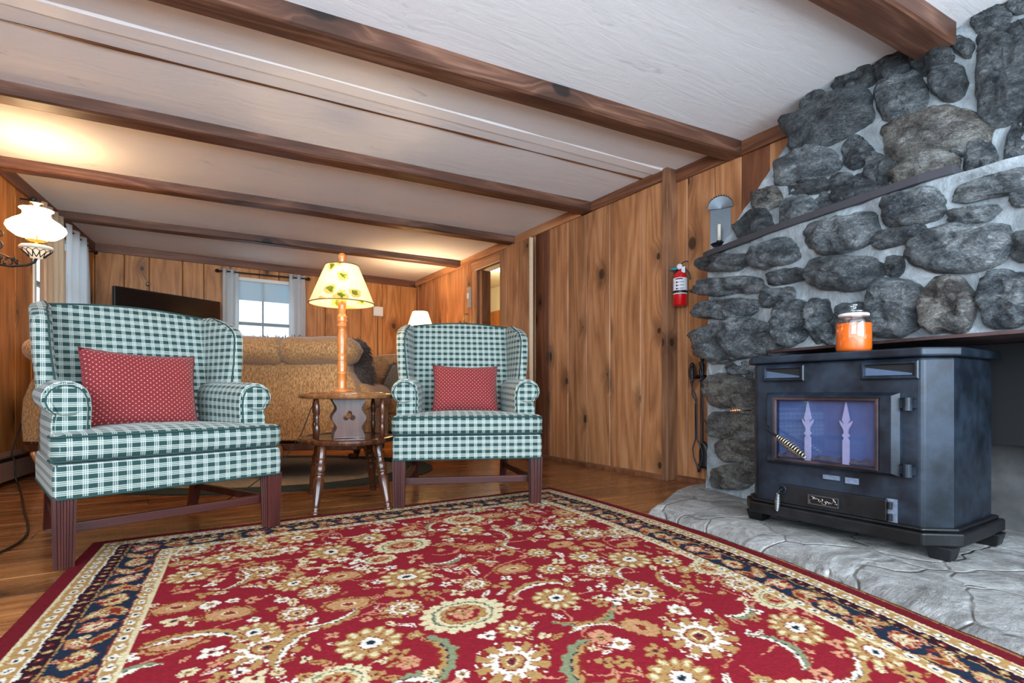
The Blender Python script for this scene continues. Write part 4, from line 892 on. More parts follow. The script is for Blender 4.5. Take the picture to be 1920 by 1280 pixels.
    F = np.stack([idx, idx+n1, idx+n1+1, idx+1], -1).astype(np.int32)
    me = bpy.data.meshes.new('area_rug'); me.vertices.add(len(co)); me.vertices.foreach_set('co', co.reshape(-1))
    me.loops.add(F.size); me.loops.foreach_set('vertex_index', F.reshape(-1)); me.polygons.add(len(F)); me.polygons.foreach_set('loop_start', np.arange(0, F.size, 4, dtype=np.int32)); me.polygons.foreach_set('loop_total', np.full(len(F), 4, dtype=np.int32))
    me.polygons.foreach_set('use_smooth', np.ones(len(F), bool))
    me.update(calc_edges=True)
    ca = me.color_attributes.new('knots', 'FLOAT_COLOR', 'POINT'); ca.data.foreach_set('color', np.concatenate([A.reshape(-1, 3), np.ones((len(co), 1))], 1).astype(np.float32).reshape(-1))
    t = NT('knotted_wool'); c = t.n('ShaderNodeAttribute', attribute_name='knots').outputs['Color']; nzz = t.noise(t.obj(), 420., 2.)
    c = t.mix(1., c, t.ramp(nzz, [(.3, GR(.78)), (.7, GR(1.))]), 'MULTIPLY'); t.bump(nzz, .35, .003); me.materials.append(t.P(color=c, rough=1., spec=.12))
    o = bpy.data.objects.new('area_rug', me); C.objects.link(o); return tag(o, 'large red oriental rug with gold flowers and navy border in front of the stove', 'rug')
build_rug()
# ---------------------------------------------------------------- wing armchairs
def rrect(cx, cy, hx_, hy_, r, n=5):
    P_ = []
    for sx, sy, a0 in ((1, 1, 0), (-1, 1, 90), (-1, -1, 180), (1, -1, 270)):
        for k in range(n+1):
            a = math.radians(a0+90*k/n); P_.append((cx+sx*(hx_-r)+r*math.cos(a), cy+sy*(hy_-r)+r*math.sin(a)))
    return P_
def armchair(loc, rz, sc, label):
    T = empty('wing_armchair', loc, rz, label, 'armchair', None); T.scale = (1.025, 1, sc)
    HW = .378; uvn = None
    # legs with fluted faces
    def leg(x, y0, y1, z1, w0, w1, fl=True, mat=mahog):
        def ring(cx, cy, h, z):
            pts = []
            for (ax, ay, bx_, by_) in ((-1,-1,1,-1), (1,-1,1,1), (1,1,-1,1), (-1,1,-1,-1)):
                nx, ny = (by_-ay)/2, -(bx_-ax)/2
                for t_, dp in ((0,0), (.14,0), (.18,.07), (.30,.07), (.34,0), (.42,0), (.46,.07), (.56,.07), (.60,0), (.68,0), (.72,.07), (.84,.07), (.88,0)):
                    if not fl: dp = 0
                    px_, py_ = ax+(bx_-ax)*t_, ay+(by_-ay)*t_; pts.append((cx+h*(px_-nx*dp*2), cy+h*(py_-ny*dp*2), z))
            return pts
        mb = MB(); mb.sd = rz+x+y0; R = [ring(x, y0, w0, .0), ring(x, y0, w0, .008), ring(x, y0+(y1-y0)*.5, (w0+w1)/2, z1*.5), ring(x, y1, w1, z1)]
        mb.rings(R); return mb.build('leg', mat, T)
    for sx in (-1, 1):
        leg(sx*(HW-.030), .032, .032, .25, .026, .031); leg(sx*(HW-.055), .70, .62, .25, .020, .024, False)
    for sx in (-1, 1):
        mb = MB(); mb.sd = .3+sx; mb.rings([[(sx*(HW-.03)+a, .05, z) for a, z in ((-.012,.105),(.012,.105),(.012,.14),(-.012,.14))], [(sx*(HW-.055)+a, .66, z) for a, z in ((-.012,.11),(.012,.11),(.012,.14),(-.012,.14))]]); mb.build('stretcher', mahog, T, bevel=.002)
    mb = MB(); mb.sd = .9; mb.box(-HW+.05, HW-.05, .075, .098, .105, .14, lambda p: (p[2], p[0])); mb.build('stretcher', mahog, T, bevel=.002)
    def front_uv(f): return f
    # apron
    P_ = rrect(0, .325, HW, .327, .02)
    mb = MB(); mb.rings([[(x*k, .325+(y-.325)*k, z) for x, y in P_] for z, k in ((.238, .985), (.245, 1.0), (.30, 1.005), (.352, 1.0), (.362, .985))]); mb.build('seat_frame', plaid_m, T, smooth=False)
    mb = MB(); mb.tube([(x*1.002, .325+(y-.325)*1.002, .243) for x, y in P_]+[(P_[0][0], P_[0][1], .243)], .0035, 6); mb.build('piping', pipe_m, T)
    # T cushion
    o_ = [(-.385, .0), (-.385, .115), (-.285, .13), (-.285, .56), (.285, .56), (.285, .13), (.385, .115), (.385, .0)]
    out = []
    for k in range(len(o_)):   # chaikin-rounded outline
        a, b = o_[k], o_[(k+1) % len(o_)]; L = math.hypot(b[0]-a[0], b[1]-a[1]); r = min(.022, L*.3)/L
        n_ = 8 if L > .3 else 3
        for j in range(n_+1): t = r+(1-2*r)*j/n_; out.append((a[0]+(b[0]-a[0])*t, a[1]+(b[1]-a[1])*t))
    cy_ = .26
    def ins(p, d, z): # inset towards the middle
        x, y = p; return (x-math.copysign(min(abs(x), d), x), y+(d if y < .3 else -d)*(.9), z)
    def crown(x, y): return .018*max(0, 1-(x/.38)**2)*max(0, 1-((y-.22)/.36)**2)
    mb = MB(); R = []
    for z, d in ((.366, .02), (.372, .006), (.39, 0), (.415, -.003), (.443, 0), (.460, .006), (.467, .016)): R.append([ins(p, d, z-(.006 if p[0] > .1 or p[0] < -.1 else 0)*0) for p in out])
    for d in (.05, .1, .16, .24): R.append([(lambda q: (q[0], q[1], .467+crown(q[0], q[1])*min(1, d/.1)))(ins(p, d, 0)) for p in out])
    mb.rings(R); cu = mb.build('seat_cushion', plaid_m, T, smooth=True)
    for z in (.458, .372):
        mb = MB(); mb.tube([ins(p, .002, z) for p in out]+[ins(out[0], .002, z)], .004, 6); mb.build('cushion_piping', pipe_m if z < .4 else pipe_m, cu)
    # arms: rolled top, flat inner side
    for sx in (-1, 1):
        prof = [(.268, .36), (.262, .46), (.258, .56), (.262, .60)]
        cx, cz, r = .332, .592, .070
        for k in range(15): a = math.radians(170-k*22.0); prof.append((cx+r*math.cos(a), cz+r*.95*math.sin(a)))
        prof += [(.368, .535), (.374, .50), (.376, .36)]
        mb = MB(); R = []; U = []
        per = [0]
        for k in range(len(prof)): 
            a, b = prof[k], prof[(k+1) % len(prof)]; per.append(per[-1]+math.hypot(a[0]-b[0], a[1]-b[1]))
        for y, k_, dz in ((.118, .95, 0), (.122, .99, 0), (.135, 1, 0), (.30, 1, .006), (.45, .98, .012), (.60, .92, .015)):
            c0 = (.32, .52); R.append([(sx*(c0[0]+(a-c0[0])*k_), y, max(.362, c0[1]+(b-c0[1])*k_+dz*(b > .5))) for a, b in prof]); U.append([(y, q_) for q_ in per])
        mb.rings(R, uv=U); arm = mb.build('arm', plaid_m, T)
        arm.data.polygons.foreach_set('use_smooth', [len(p_.vertices) == 4 for p_ in arm.data.polygons])
        mb = MB(); c0 = (.325, .53); fp_ = [(c0[0]+(a-c0[0])*.80, c0[1]+(b-c0[1])*.86) for a, b in prof]
        mb.rings([[(sx*a, .119, b) for a, b in fp_], [(sx*a, .112, b) for a, b in fp_], [(sx*(c0[0]+(a-c0[0])*.93), .107, c0[1]+(b-c0[1])*.96) for a, b in fp_]]); mb.build('arm_panel', plaid_m, arm)
        mb = MB(); mb.tube([(sx*a, .115, b) for a, b in fp_[1:-1]], .004, 6); mb.build('arm_piping', pipe_m, arm)
    # back, arched top, slightly raked
    def byf(z): return .50+(z-.44)*.20
    def topz(x): return .985+.022*math.cos(x/.34*math.pi/2)
    mb = MB(); nx_ = 20
    def bk(u, v, off):
        x = -.335+.67*u; zt = topz(x); z = .43+(zt-.43)*v; pad = .022*math.sin(math.pi*min(1, max(0, u)))*math.sin(math.pi*min(1, v*.9+.05)) if off == 0 else 0
        return Vector((x, byf(z)+off-pad, z))
    R = []
    for j in range(17):
        v = j/16; R.append([bk(k/nx_, v, 0) for k in range(nx_+1)]+[bk(k/nx_, v, .10) for k in range(nx_, -1, -1)])
    v = 1; R.append([bk(k/nx_, 1, .012)+Vector((0, 0, .016)) for k in range(nx_+1)]+[bk(k/nx_, 1, .088)+Vector((0, 0, .016)) for k in range(nx_, -1, -1)])
    mb.rings(R); mb.build('backrest', plaid_m, T, smooth=True)
    mb = MB(); mb.tube([bk(k/nx_, 1, .006)+Vector((0, 0, .013)) for k in range(nx_+1)], .004, 6); mb.build('piping', pipe_m, T)
    mb = MB(); mb.prism([(-.33, .30), (.33, .30), (.33, .80), (-.33, .80)], lambda a, b, t: (a, byf(max(b, .44))+.1+t, b), -.02, .0); mb.build('back_panel', plaid_m, T)
    # wings: padded slabs flaring outward from the back
    for sx in (-1, 1):
        R = []; n_ = 20; U = []
        zs = [.585+(1.0-.585)*k/18 for k in range(19)]
        for z in zs:
            t = (z-.585)/.415
            yb = byf(z)+.085
            yf = .335+.02*t+.0*t if t < .72 else .349+.21*((t-.72)/.28)**2.0*1.0
            xo = .355+.03*math.sin(t*2.0)   # outer line of the front edge
            if t > .9: xo -= .02*(t-.9)/.1
            th = .034 if t < .93 else .034*math.sqrt(max(.05, 1-((t-.93)/.075)**2))
            ring = []; F0 = Vector((sx*(xo), yf, z)); B0 = Vector((sx*.342, yb, z)); ax = (F0-B0); L = ax.length; ax.normalize(); nn = Vector((ax.y, -ax.x, 0))*(1)
            for k in range(n_):
                a = 2*math.pi*k/n_; c_, s_ = math.cos(a), math.sin(a)
                along = (L/2)*(1+math.copysign(abs(c_)**.35, c_)); q_ = B0+ax*along+nn*(th*(1.12 if c_ > 0 else .9)*math.copysign(abs(s_)**.8, s_)); ring.append(q_)
            R.append(ring)
        mb = MB(); mb.rings(R); w_ = mb.build('wing', plaid_m, T, smooth=True)
        mb = MB(); mb.tube([r_[2 if sx > 0 else -2]*1.0+Vector((0, -.004, 0)) for r_ in R], .0035, 6); mb.build('wing_piping', pipe_m, w_)
    for o in bpy.data.objects:   # the seat narrows towards the back
        p = o.parent
        if o.type == 'MESH' and (p is T or (p is not None and p.parent is T)):
            for v in o.data.vertices: v.co.x *= 1-.15*max(0, min(.7, v.co.y))/.65
    return T
# front legs surveyed on the floor
chL = armchair((.047, 2.402, .0125), math.radians(18), .955, 'green plaid wing armchair at the left edge of the rug, nearer of the two')
chR = armchair((1.301, 2.437, .0125), math.radians(-23.2), 1.0, 'green and white plaid wing armchair between the lamp table and the pine wall')
def pillow(chair, x, y, z, W_, H_, tilt, roll, label, yaw=0, seed=0):
    mb = MB(); n = 22
    def f(s):
        def g(u, v):
            a, b = 2*u-1, 2*v-1
            e = (max(0, 1-a**4)*max(0, 1-b**4))**.45; pin = 1-.06*(1-abs(a)**2)*0
            xx = a*W_/2*(1-.05*(1-b*b)*abs(a)**3*1.2); zz = b*H_/2*(1-.06*(1-a*a)*abs(b)**3*1.5)
            yy = s*(.058*e)+.006*mnoise.noise(Vector((a*2+seed, b*2, s)))*e
            return Vector((xx, yy, zz))
        return g
    uvf = lambda u, v: (u*W_, v*H_)
    mb.grid(f(-1), n, n, uvf); mb.grid(f(1), n, n, uvf)
    o = mb.build('throw_pillow', dots_m, smooth=True)
    m = chair.matrix_basis @ Matrix.Translation((x, y, z)) @ Matrix.Rotation(yaw, 4, 'Z') @ Matrix.Rotation(tilt, 4, 'X') @ Matrix.Rotation(roll, 4, 'Y')
    o.matrix_basis = m; tag(o, label, 'pillow')
    p_ = MB(); r = [(a, b) for a, b in [(-1,-1),(0,-1),(1,-1),(1,0),(1,1),(0,1),(-1,1),(-1,0),(-1,-1)]]
    pts = []
    for k in range(len(r)-1):
        for j in range(8):
            a = r[k][0]+(r[k+1][0]-r[k][0])*j/8; b = r[k][1]+(r[k+1][1]-r[k][1])*j/8; pts.append((a*W_/2*(1-.05*(1-b*b)*abs(a)**3*1.2), 0, b*H_/2*(1-.06*(1-a*a)*abs(b)**3*1.5)))
    p_.tube(pts+[pts[0]], .003, 5); p_.build('welt', plain('dark_red_welt', srgb(110,20,26), .8), o); return o
pillow(chL, -.035, .36, .625, .41, .35, -.30, .05, 'dark red dotted pillow on the nearer, left armchair', 0, 1)
pillow(chR, .01, .36, .605, .37, .285, -.28, .015, 'orange-red dotted pillow on the armchair by the pine wall', 0, 5)

# ---------------------------------------------------------------- lamp table
tb = empty('side_table', (.82, 2.95, 0), math.radians(-11), 'dark oval two-tier wooden side table with splayed turned legs between the armchairs', 'table')
def oval(a, b, n=48): return [(a*math.cos(2*math.pi*k/n)*(1+.03*math.cos(4*2*math.pi*k/n)), b*math.sin(2*math.pi*k/n)*(1+.03*math.cos(4*2*math.pi*k/n))) for k in range(n)]
def slab(name, a, b, z0, z1, mat, seed):
    mb = MB(); mb.sd = seed; O_ = oval(1, 1)
    sc = [(-.02, z0), (-.004, z0+.003), (0, (z0+z1)/2), (-.004, z1-.004), (-.016, z1), (-.035, z1), (-.04, z1-.004), (-.05, z1-.005)]
    mb.rings([[((a+d)*x, (b+d)*y, z) for x, y in O_] for d, z in sc]); return mb.build(name, mat, tb, smooth=False, bevel=.001)
slab('tabletop', .245, .31, .565, .593, walnut2, .3); slab('lower_shelf', .25, .32, .332, .362, walnut, .6)
mb = MB(); O_ = oval(.19, .25); mb.rings([[(x*k, y*k, z) for x, y in O_] for k, z in ((1., .589), (1., .597), (.97, .600))]); mb.build('raised_top_panel', walnut2, tb)
for sx in (-1, 1):
    for sy in (-1, 1):
        mb = MB(); mb.sd = .2+sx*.3+sy*.1; mb.lathe([(.020, 0), (.022, .03), (.023, .20), (.019, .22), (.024, .235), (.019, .25), (.026, .31), (.027, .36), (.019, .40), (.027, .42), (.022, .445), (.019, .455), (.026, .50), (.026, .60), (.017, .84), (.015, .88), (.021, .905), (.014, .92), (.022, .955), (.021, .985), (.017, 1.)], (sx*.135, sy*.2, .335), 18, (sx*(.175 if sy < 0 else .18), sy*.325, .0)); mb.build('leg', walnut, tb, smooth=True)
        mb = MB(); mb.lathe([(.010, 0), (.014, .2), (.015, .3), (.009, .38), (.014, .42), (.009, .46), (.014, .5), (.009, .54), (.015, .62), (.014, .8), (.008, 1)], (sx*.162, sy*.19, .36), 14, (sx*.162, sy*.19, .57)); mb.build('spindle', walnut, tb, smooth=True)
def clover_panel(yc, th, mat):
    # board with scalloped sides and a pierced clover, built as strips around the hole
    mb = MB(); mb.sd = .77; n = 72; z0, z1 = .36, .567; cz = .474
    def side(z): return .074+.012*math.cos((z-z0)/(z1-z0)*4*math.pi)
    outer = []; inner = []
    for k in range(n):
        a = 2*math.pi*k/n; c, s = math.cos(a), math.sin(a)
        r = .012
        for lx_, lz_, lr in ((0, .014, .0145), (-.0165, -.008, .0145), (.0165, -.008, .0145)):
            bb = lx_*c+lz_*s; dd = bb*bb-(lx_*lx_+lz_*lz_-lr*lr)
            if dd > 0: r = max(r, bb+math.sqrt(dd))
        inner.append((r*c, cz+r*s))
        lo, hi = 0, .3
        for _ in range(24):
            m_ = (lo+hi)/2; x, z = m_*c, cz+m_*s
            if abs(x) <= side(min(max(z, z0), z1)) and z0 <= z <= z1: lo = m_
            else: hi = m_
        outer.append((lo*c, cz+lo*s))
    f = lambda L, y: [(x, y, z) for x, z in L]
    mb.rings([f(inner, yc), f(outer, yc), f(outer, yc+th), f(inner, yc+th), f(inner, yc)], False, False); mb.build('clover_panel', mat, tb)
clover_panel(-.135, .014, walnut); clover_panel(.10, .014, walnut)

# ---------------------------------------------------------------- lamps
def shade_mat(name, leaves, es, col=(1, .82, .55, 1)):
    t = NT(name); o = t.n('ShaderNodeTexCoord').outputs['UV']; _, u, v = t.uv()
    c = srgb(226,204,166)
    if leaves:
        wv = t.noise(t.xyz(u, v), 40., 2.); vo = t.n('ShaderNodeTexVoronoi', {'Vector': t.xyz(u, v), 'Scale': 11., 'Randomness': .9}, voronoi_dimensions='2D')
        ps = t.n('ShaderNodeVectorMath', {0: t.xyz(t.math('MULTIPLY', u, 11.), t.math('MULTIPLY', v, 11.)), 1: vo.outputs['Position']}, operation='SUBTRACT')
        keep = t.math('GREATER_THAN', t.n('ShaderNodeSeparateColor', {0: vo.outputs['Color']}).outputs[1], .25)
        d = t.math('ADD', vo.outputs['Distance'], t.math('MULTIPLY', t.math('SUBTRACT', wv, .5), .55)); lf = t.math('MULTIPLY', t.math('LESS_THAN', d, .33), keep); lf2 = t.math('MULTIPLY', t.math('LESS_THAN', d, .16), keep)
        c = t.mix(t.math('MULTIPLY', lf, .8), c, srgb(176,140,44)); c = t.mix(t.math('MULTIPLY', lf2, .95), c, srgb(70,92,24))
        vn = t.math('LESS_THAN', t.math('ABSOLUTE', t.math('SUBTRACT', t.noise(t.xyz(u, v), 9., 0.), .5)), .006); c = t.mix(t.math('MULTIPLY', vn, .5), c, srgb(150,130,90))
    tl = t.n('ShaderNodeBsdfTranslucent', {0: c}); df = t.n('ShaderNodeBsdfDiffuse', {0: c}); m = t.n('ShaderNodeMixShader', {0: .22, 1: df.outputs[0], 2: tl.outputs[0]})
    em = t.n('ShaderNodeEmission', {0: t.mix(1., c, col, 'MULTIPLY'), 1: es}); a = t.n('ShaderNodeAddShader', {0: m.outputs[0], 1: em.outputs[0]}); t.t.links.new(a.outputs[0], t.out.inputs[0]); return t.m
def cone_shade(name, r0, r1, z0, z1, mat, par, rim=None):
    mb = MB(); n = 56
    mb.grid(lambda u, v: Vector(((r0+(r1-r0)*v)*math.cos(u*2*math.pi), (r0+(r1-r0)*v)*math.sin(u*2*math.pi), z0+(z1-z0)*v)), n, 10, lambda u, v: (u*(r0+r1)*3.14, v*(z1-z0)*1.1)); o = mb.build(name, mat, par, smooth=True, recalc=False)
    if rim:
        for r, z in ((r0, z0), (r1, z1)):
            mb = MB(); mb.tube([(r*math.cos(a*math.pi/24), r*math.sin(a*math.pi/24), z) for a in range(49)], .003, 6); mb.build('shade_rim', rim, o)
    return o
lp = empty('table_lamp', (.80, 2.98, .6005), 0, 'tall turned honey-wood lamp with a leaf-print cone shade standing on the oval table', 'lamp')
mb = MB(); mb.sd = .7; H = .50
pr_ = [(.055, 0), (.058, .006), (.05, .014), (.028, .02)]+[(.026, .03), (.030, .07), (.026, .115), (.031, .12), (.033, .128), (.028, .134), (.026, .14), (.031, .17), (.029, .20), (.026, .212), (.032, .22), (.026, .228), (.032, .236), (.026, .245), (.024, .27), (.030, .32), (.031, .36), (.024, .41), (.022, .43), (.030, .44), (.032, .447), (.025, .455), (.026, .47), (.033, .482), (.026, .495), (.033, .505), (.026, .513), (.020, .53), (.026, .58), (.027, .60), (.018, .64), (.012, .645), (.012, .655), (0, .655)]
mb.lathe([(r*.86, z*.82) for r, z in pr_], n=24); mb.build('lamp_stem', honey, lp, smooth=True)
mb = MB(); mb.lathe([(.012, .53), (.016, .535), (.016, .58), (.0, .585)]); mb.build('socket', brass, lp)
SHM = shade_mat('leaf_print_shade', True, .05)
sh = cone_shade('lamp_shade', .174, .088, .485, .695, SHM, lp, plain('dark_shade_trim', srgb(96,70,40), .7))
mb = MB(); mb.tube([(.0, 0, .58), (.05, 0, .60), (.055, 0, .66), (0, 0, .70), (-.055, 0, .66), (-.05, 0, .60), (0, 0, .58)], .002, 6); mb.tube([(-.086, 0, .692), (.086, 0, .692)], .002, 6); mb.build('harp', brass, lp)
mb = MB(); mb.lathe([(.008, .695), (.01, .70), (.016, .705), (.012, .715), (.02, .735), (.022, .748), (.016, .762), (.0, .768)], n=18); mb.build('finial', honey, lp, smooth=True)
bulbm = glow('lit_bulb', (1, .85, .6, 1), 6.)
mb = MB(); mb.lathe([(.0, .583), (.014, .588), (.028, .62), (.026, .64), (.012, .66), (0, .665)], n=18); mb.build('bulb', bulbm, lp, smooth=True)
point('table_lamp_bulb', (.80, 2.98, .6005+.56), 13, (1, .68, .36), .03)
mb = MB(); pts = [(.78, 3.035, .602), (.72, 3.18, .59), (.69, 3.24, .50), (.63, 3.2, .36), (.52, 3.14, .22), (.36, 3.14, .10), (.2, 3.16, .008)]
mb.tube(pts, .0028, 6); o = mb.build('lamp_cord', black, smooth=True); tag(o, 'thin brown lamp cord running down behind the oval table', 'cord')
# far lamp on its end table
q = Vector((2.42, 5.72, 0)); et = empty('end_table', q, 0, 'small brown end table hidden behind the right armchair, carrying the far lamp', 'table')
mb = MB(); mb.lathe([(.0, .73), (.23, .73), (.24, .745), (.23, .76), (0, .76)], n=32); mb.build('tabletop', walnut, et)
for k in range(3):
    a = k*2.09+.4; mb = MB(); mb.lathe([(.018, 0), (.024, .3), (.014, .5), (.02, .8), (.012, 1)], (.14*math.cos(a), .14*math.sin(a), .73), 12, (.2*math.cos(a), .2*math.sin(a), 0)); mb.build('leg', walnut, et)
l2 = empty('table_lamp', (q.x, q.y, .76), 0, 'small lit lamp with a plain white shade in front of the back right corner', 'lamp')
mb = MB(); mb.lathe([(.06, 0), (.065, .01), (.02, .03), (.05, .12), (.06, .2), (.02, .33), (.012, .36), (.012, .5), (0, .5)], n=24); mb.build('lamp_base', plain('cream_ceramic', srgb(226,214,190), .3), l2, smooth=True)
cone_shade('lamp_shade', .165, .085, .53, .76, shade_mat('white_lit_shade', False, 1.5), l2)
point('end_table_lamp_bulb', (q.x, q.y, 1.44), 26, (1, .72, .42), .04)
# oil-lamp style wall sconce
sc0 = lw(2.72, .0, 1.43); cxy = lw(2.72, .335, 1.43)
sc0 = lw(2.67, .0, 1.434)
scn = empty('wall_sconce', sc0, math.atan2(-.134, .991), 'lit wall sconce with a white glass hurricane shade on a scrolled black iron arm', 'wall lamp'); scn.scale = (1, 1, .86)
# local x points into the room
mb = MB(); mb.lathe([(.0, 0), (.045, .0), (.05, .4), (.02, 1)], (0.0, 0, .0), 20, (.018, 0, 0)); mb.build('wall_plate', iron_d, scn)
mb = MB(); mb.tube([(.01, 0, .0), (.05, 0, -.055), (.13, 0, -.09), (.22, 0, -.10), (.29, 0, -.085), (.325, 0, -.06), (.335, 0, -.03)], .008, 8)
ar = mb.build('iron_arm', iron_d, scn, smooth=True)
def scroll(pts, r=.0045):
    m = MB(); m.tube(pts, r, 6); m.build('iron_scroll', iron_d, ar, smooth=True)
def spiral(cx, cz, r0, a0, turns): return [(cx+r0*(1-k/22)*math.cos(a0+k*turns*.28), 0, cz+r0*(1-k/22)*math.sin(a0+k*turns*.28)) for k in range(20)]
scroll(spiral(.145, .05, .045, -1.6, 1)); scroll(spiral(.16, .115, .03, 2., -1)); scroll([(.15, 0, .13), (.165, 0, .16), (.15, 0, .185), (.14, 0, .16)]); scroll([(.17, 0, -.08), (.15, 0, -.02), (.175, 0, .03), (.15, 0, .09)]); scroll(spiral(.07, .03, .05, -1.6, 1)); scroll(spiral(.13, -.03, .045, -1.2, -1)); scroll(spiral(.20, -.06, .035, -1.8, 1)); scroll([(.02, 0, .02), (.05, 0, .10), (.09, 0, .13), (.10, 0, .09), (.12, 0, .03), (.17, 0, -.02), (.25, 0, -.06)]); scroll(spiral(.09, .12, .025, 0, -1)); scroll(spiral(.04, -.02, .03, 2., 1))
for k in range(9):
    m = MB(); x = .03+.027*k; z = -.04-.06*math.sin(k/9*2.4)+.03*(k % 2); m.lathe([(0, 0), (.009, .35), (.006, .7), (0, 1)], (x, 0, z), 8, (x+.012*(1 if k % 2 else -1), 0, z+.045)); m.build('iron_leaf', iron_d, ar)
mb = MB(); mb.lathe([(.0, -.035), (.03, -.03), (.045, -.005), (.065, .02), (.07, .025)], (.335, 0, 0), 24)
mb.build('font_cup', glow('warm_lit_cup', (.9, .72, .5, 1), .35), scn, smooth=True)
for k in range(12):
    a0, a1 = k*math.pi/6, (k+1)*math.pi/6; m = MB()
    m.tube([(.335+r*math.cos(a0+(a1-a0)*t_), r*math.sin(a0+(a1-a0)*t_), z) for r, z, t_ in ((.036, -.027, .5), (.050, -.004, .1), (.064, .012, 0), (.074, .026, .5), (.064, .012, 1.), (.050, -.004, .9), (.036, -.027, .5))], .0025, 5); m.build('basket_wire', iron_d, scn)
mb = MB(); mb.lathe([(.07, .026), (.08, .03), (.083, .042), (.075, .052), (.04, .058), (.0, .06)], (.335, 0, 0), 28); mb.build('font_rim', plain('white_porcelain', srgb(238,226,204), .3), scn, smooth=True)
mb = MB(); mb.lathe([(.02, .056), (.035, .062), (.02, .075), (.045, .085), (.05, .092), (.03, .098), (0, .10)], (.335, 0, 0), 20)
mb.build('burner', brass, scn, smooth=True)
for k in range(5):
    a = k*1.257; m = MB(); m.tube([(.335+.045*math.cos(a), .045*math.sin(a), .088), (.335+.08*math.cos(a), .08*math.sin(a), .118)], .003, 6); m.build('shade_prong', brass, scn)
opal = NT('lit_opal_glass'); tl = opal.n('ShaderNodeBsdfTranslucent', {0: (1, .95, .86, 1)}); em = opal.n('ShaderNodeEmission', {0: (1, .84, .6, 1), 1: 2.2}); ad = opal.n('ShaderNodeAddShader', {0: tl.outputs[0], 1: em.outputs[0]}); opal.t.links.new(ad.outputs[0], opal.out.inputs[0])
def lathe_open(prof, c, n=36):
    m = MB(); m.grid(lambda u, v: (lambda k: Vector((c[0]+k[0]*math.cos(u*2*math.pi), c[1]+k[0]*math.sin(u*2*math.pi), c[2]+k[1])))(prof[min(len(prof)-1, int(round(v*(len(prof)-1))))]), n, len(prof)-1); return m
lathe_open([(.075, .112), (.10, .122), (.13, .150), (.143, .178), (.138, .198), (.115, .222), (.085, .245), (.068, .262), (.064, .285), (.07, .30), (.082, .31)], (.335, 0, 0)).build('glass_shade', opal.m, scn, smooth=True, recalc=False)
lathe_open([(.03, .10), (.036, .15), (.03, .2), (.030, .31), (.034, .345), (.040, .352)], (.335, 0, 0)).build('glass_chimney', glass('chimney_glass', (1, .93, .82, 1), .25), scn, smooth=True, recalc=False)
point('sconce_bulb', tuple(lw(2.67, .335, 1.43+.16)), 11, (1, .68, .36), .03)
point('sconce_bulb', tuple(lw(2.67, .335, 1.43+.37)), 4, (1, .68, .36), .03)
# ---------------------------------------------------------------- sofas and things round the television
sf = empty('sofa', (.12, 4.17, 0), math.radians(-30), 'long tan chenille sofa seen from behind, with a rolled tufted back', 'sofa')
def seg_roll(x0, x1, cy, cz, ry, rz_, endL=False, endR=False, n=18, m=14):
    R = []; 
    for k in range(m+1):
        t = k/m; x = x0+(x1-x0)*t; e = 1.
        d0, d1 = (x-x0)/.05, (x1-x)/.05
        e = min(1, .80+.20*math.sqrt(max(0, min(1, d0)*(2-min(1, d0)))))*min(1, .80+.20*math.sqrt(max(0, min(1, d1)*(2-min(1, d1)))))
        if endL: e = min(e, math.sqrt(max(.01, 1-max(0, 1-(x-x0)/.12)**2)))
        if endR: e = min(e, math.sqrt(max(.01, 1-max(0, 1-(x1-x)/.12)**2)))
        R.append([(x, cy+ry*e*math.cos(2*math.pi*j/n), cz+rz_*e*math.sin(2*math.pi*j/n)+.01*mnoise.noise(Vector((x*5, j*.4, 0)))) for j in range(n)])
    m_ = MB(); m_.rings(R); return m_
xs = [-1.12, -.78, -.44, -.10, .24, .585, 1.115]
for k in range(6): seg_roll(xs[k], xs[k+1], .10, .885, .15, .10, k == 0, k == 5).build('back_roll', sofa_m, sf, smooth=True)
mb = MB(); R = []
for z, hw, y0 in ((.27, 1.12, .03), (.40, 1.13, .03), (.55, 1.12, .03), (.66, 1.08, .035), (.74, 1.03, .05), (.80, 1.02, .06), (.84, 1.02, .07)):
    R.append([(x, y, z) for x, y in rrect(0, y0+.12, hw, .12, .03)])
mb.rings(R); mb.build('back_panel', sofa_m, sf, smooth=False, bevel=.004)
for sx in (-1, 1):
    mb = MB(); R = []
    for y, k in ((.13, .9), (.15, 1), (.85, 1), (.93, .85), (.95, .6)):
        R.append([(sx*(1.07+.115*k*math.cos(2*math.pi*j/20)), y, .56+.105*k*math.sin(2*math.pi*j/20)) for j in range(20)])
    mb.rings(R); a_ = mb.build('arm', sofa_m, sf, smooth=True)
    mb = MB(); mb.rings([[(x, y, z) for x, y in rrect(sx*1.06, .53, .085, .39, .03)] for z in (.25, .54)]); mb.build('arm_side', sofa_m, a_)
    for ly in ((.08, .82) if sx < 0 else (.82,)):
        for q_ in (-1, 0, 1):
            mb = MB(); bx_ = sx*1.0+q_*.026
            mb.tube([(bx_, ly-.03, .235), (bx_+q_*.008, ly-.05, .19), (sx*1.0+q_*.02, ly-.04, .13), (sx*1.0+q_*.012, ly-.012, .06), (sx*1.0+q_*.006, ly-.01, .012)], [.016, .022, .015, .009, .010], 10); mb.build('carved_leg', honey, sf, smooth=True)
for lx_ in (-.33,): 
    for q_ in (-1, 0, 1):
        mb = MB(); mb.tube([(.56+q_*.026, -.01, .235), (.56+q_*.034, -.03, .19), (.56+q_*.022, -.02, .13), (.56+q_*.012, .008, .06), (.56+q_*.006, .01, .012)], [.018, .030, .018, .011, .012], 12); mb.build('carved_leg', walnut2, sf, smooth=True)
mb = MB(); mb.sd = .4; mb.rings([[(x, y, z) for x, y in rrect(0, .46, 1.11, .45, .03)] for z in (.205, .215, .25)]); mb.build('base_rail', walnut, sf, bevel=.006)
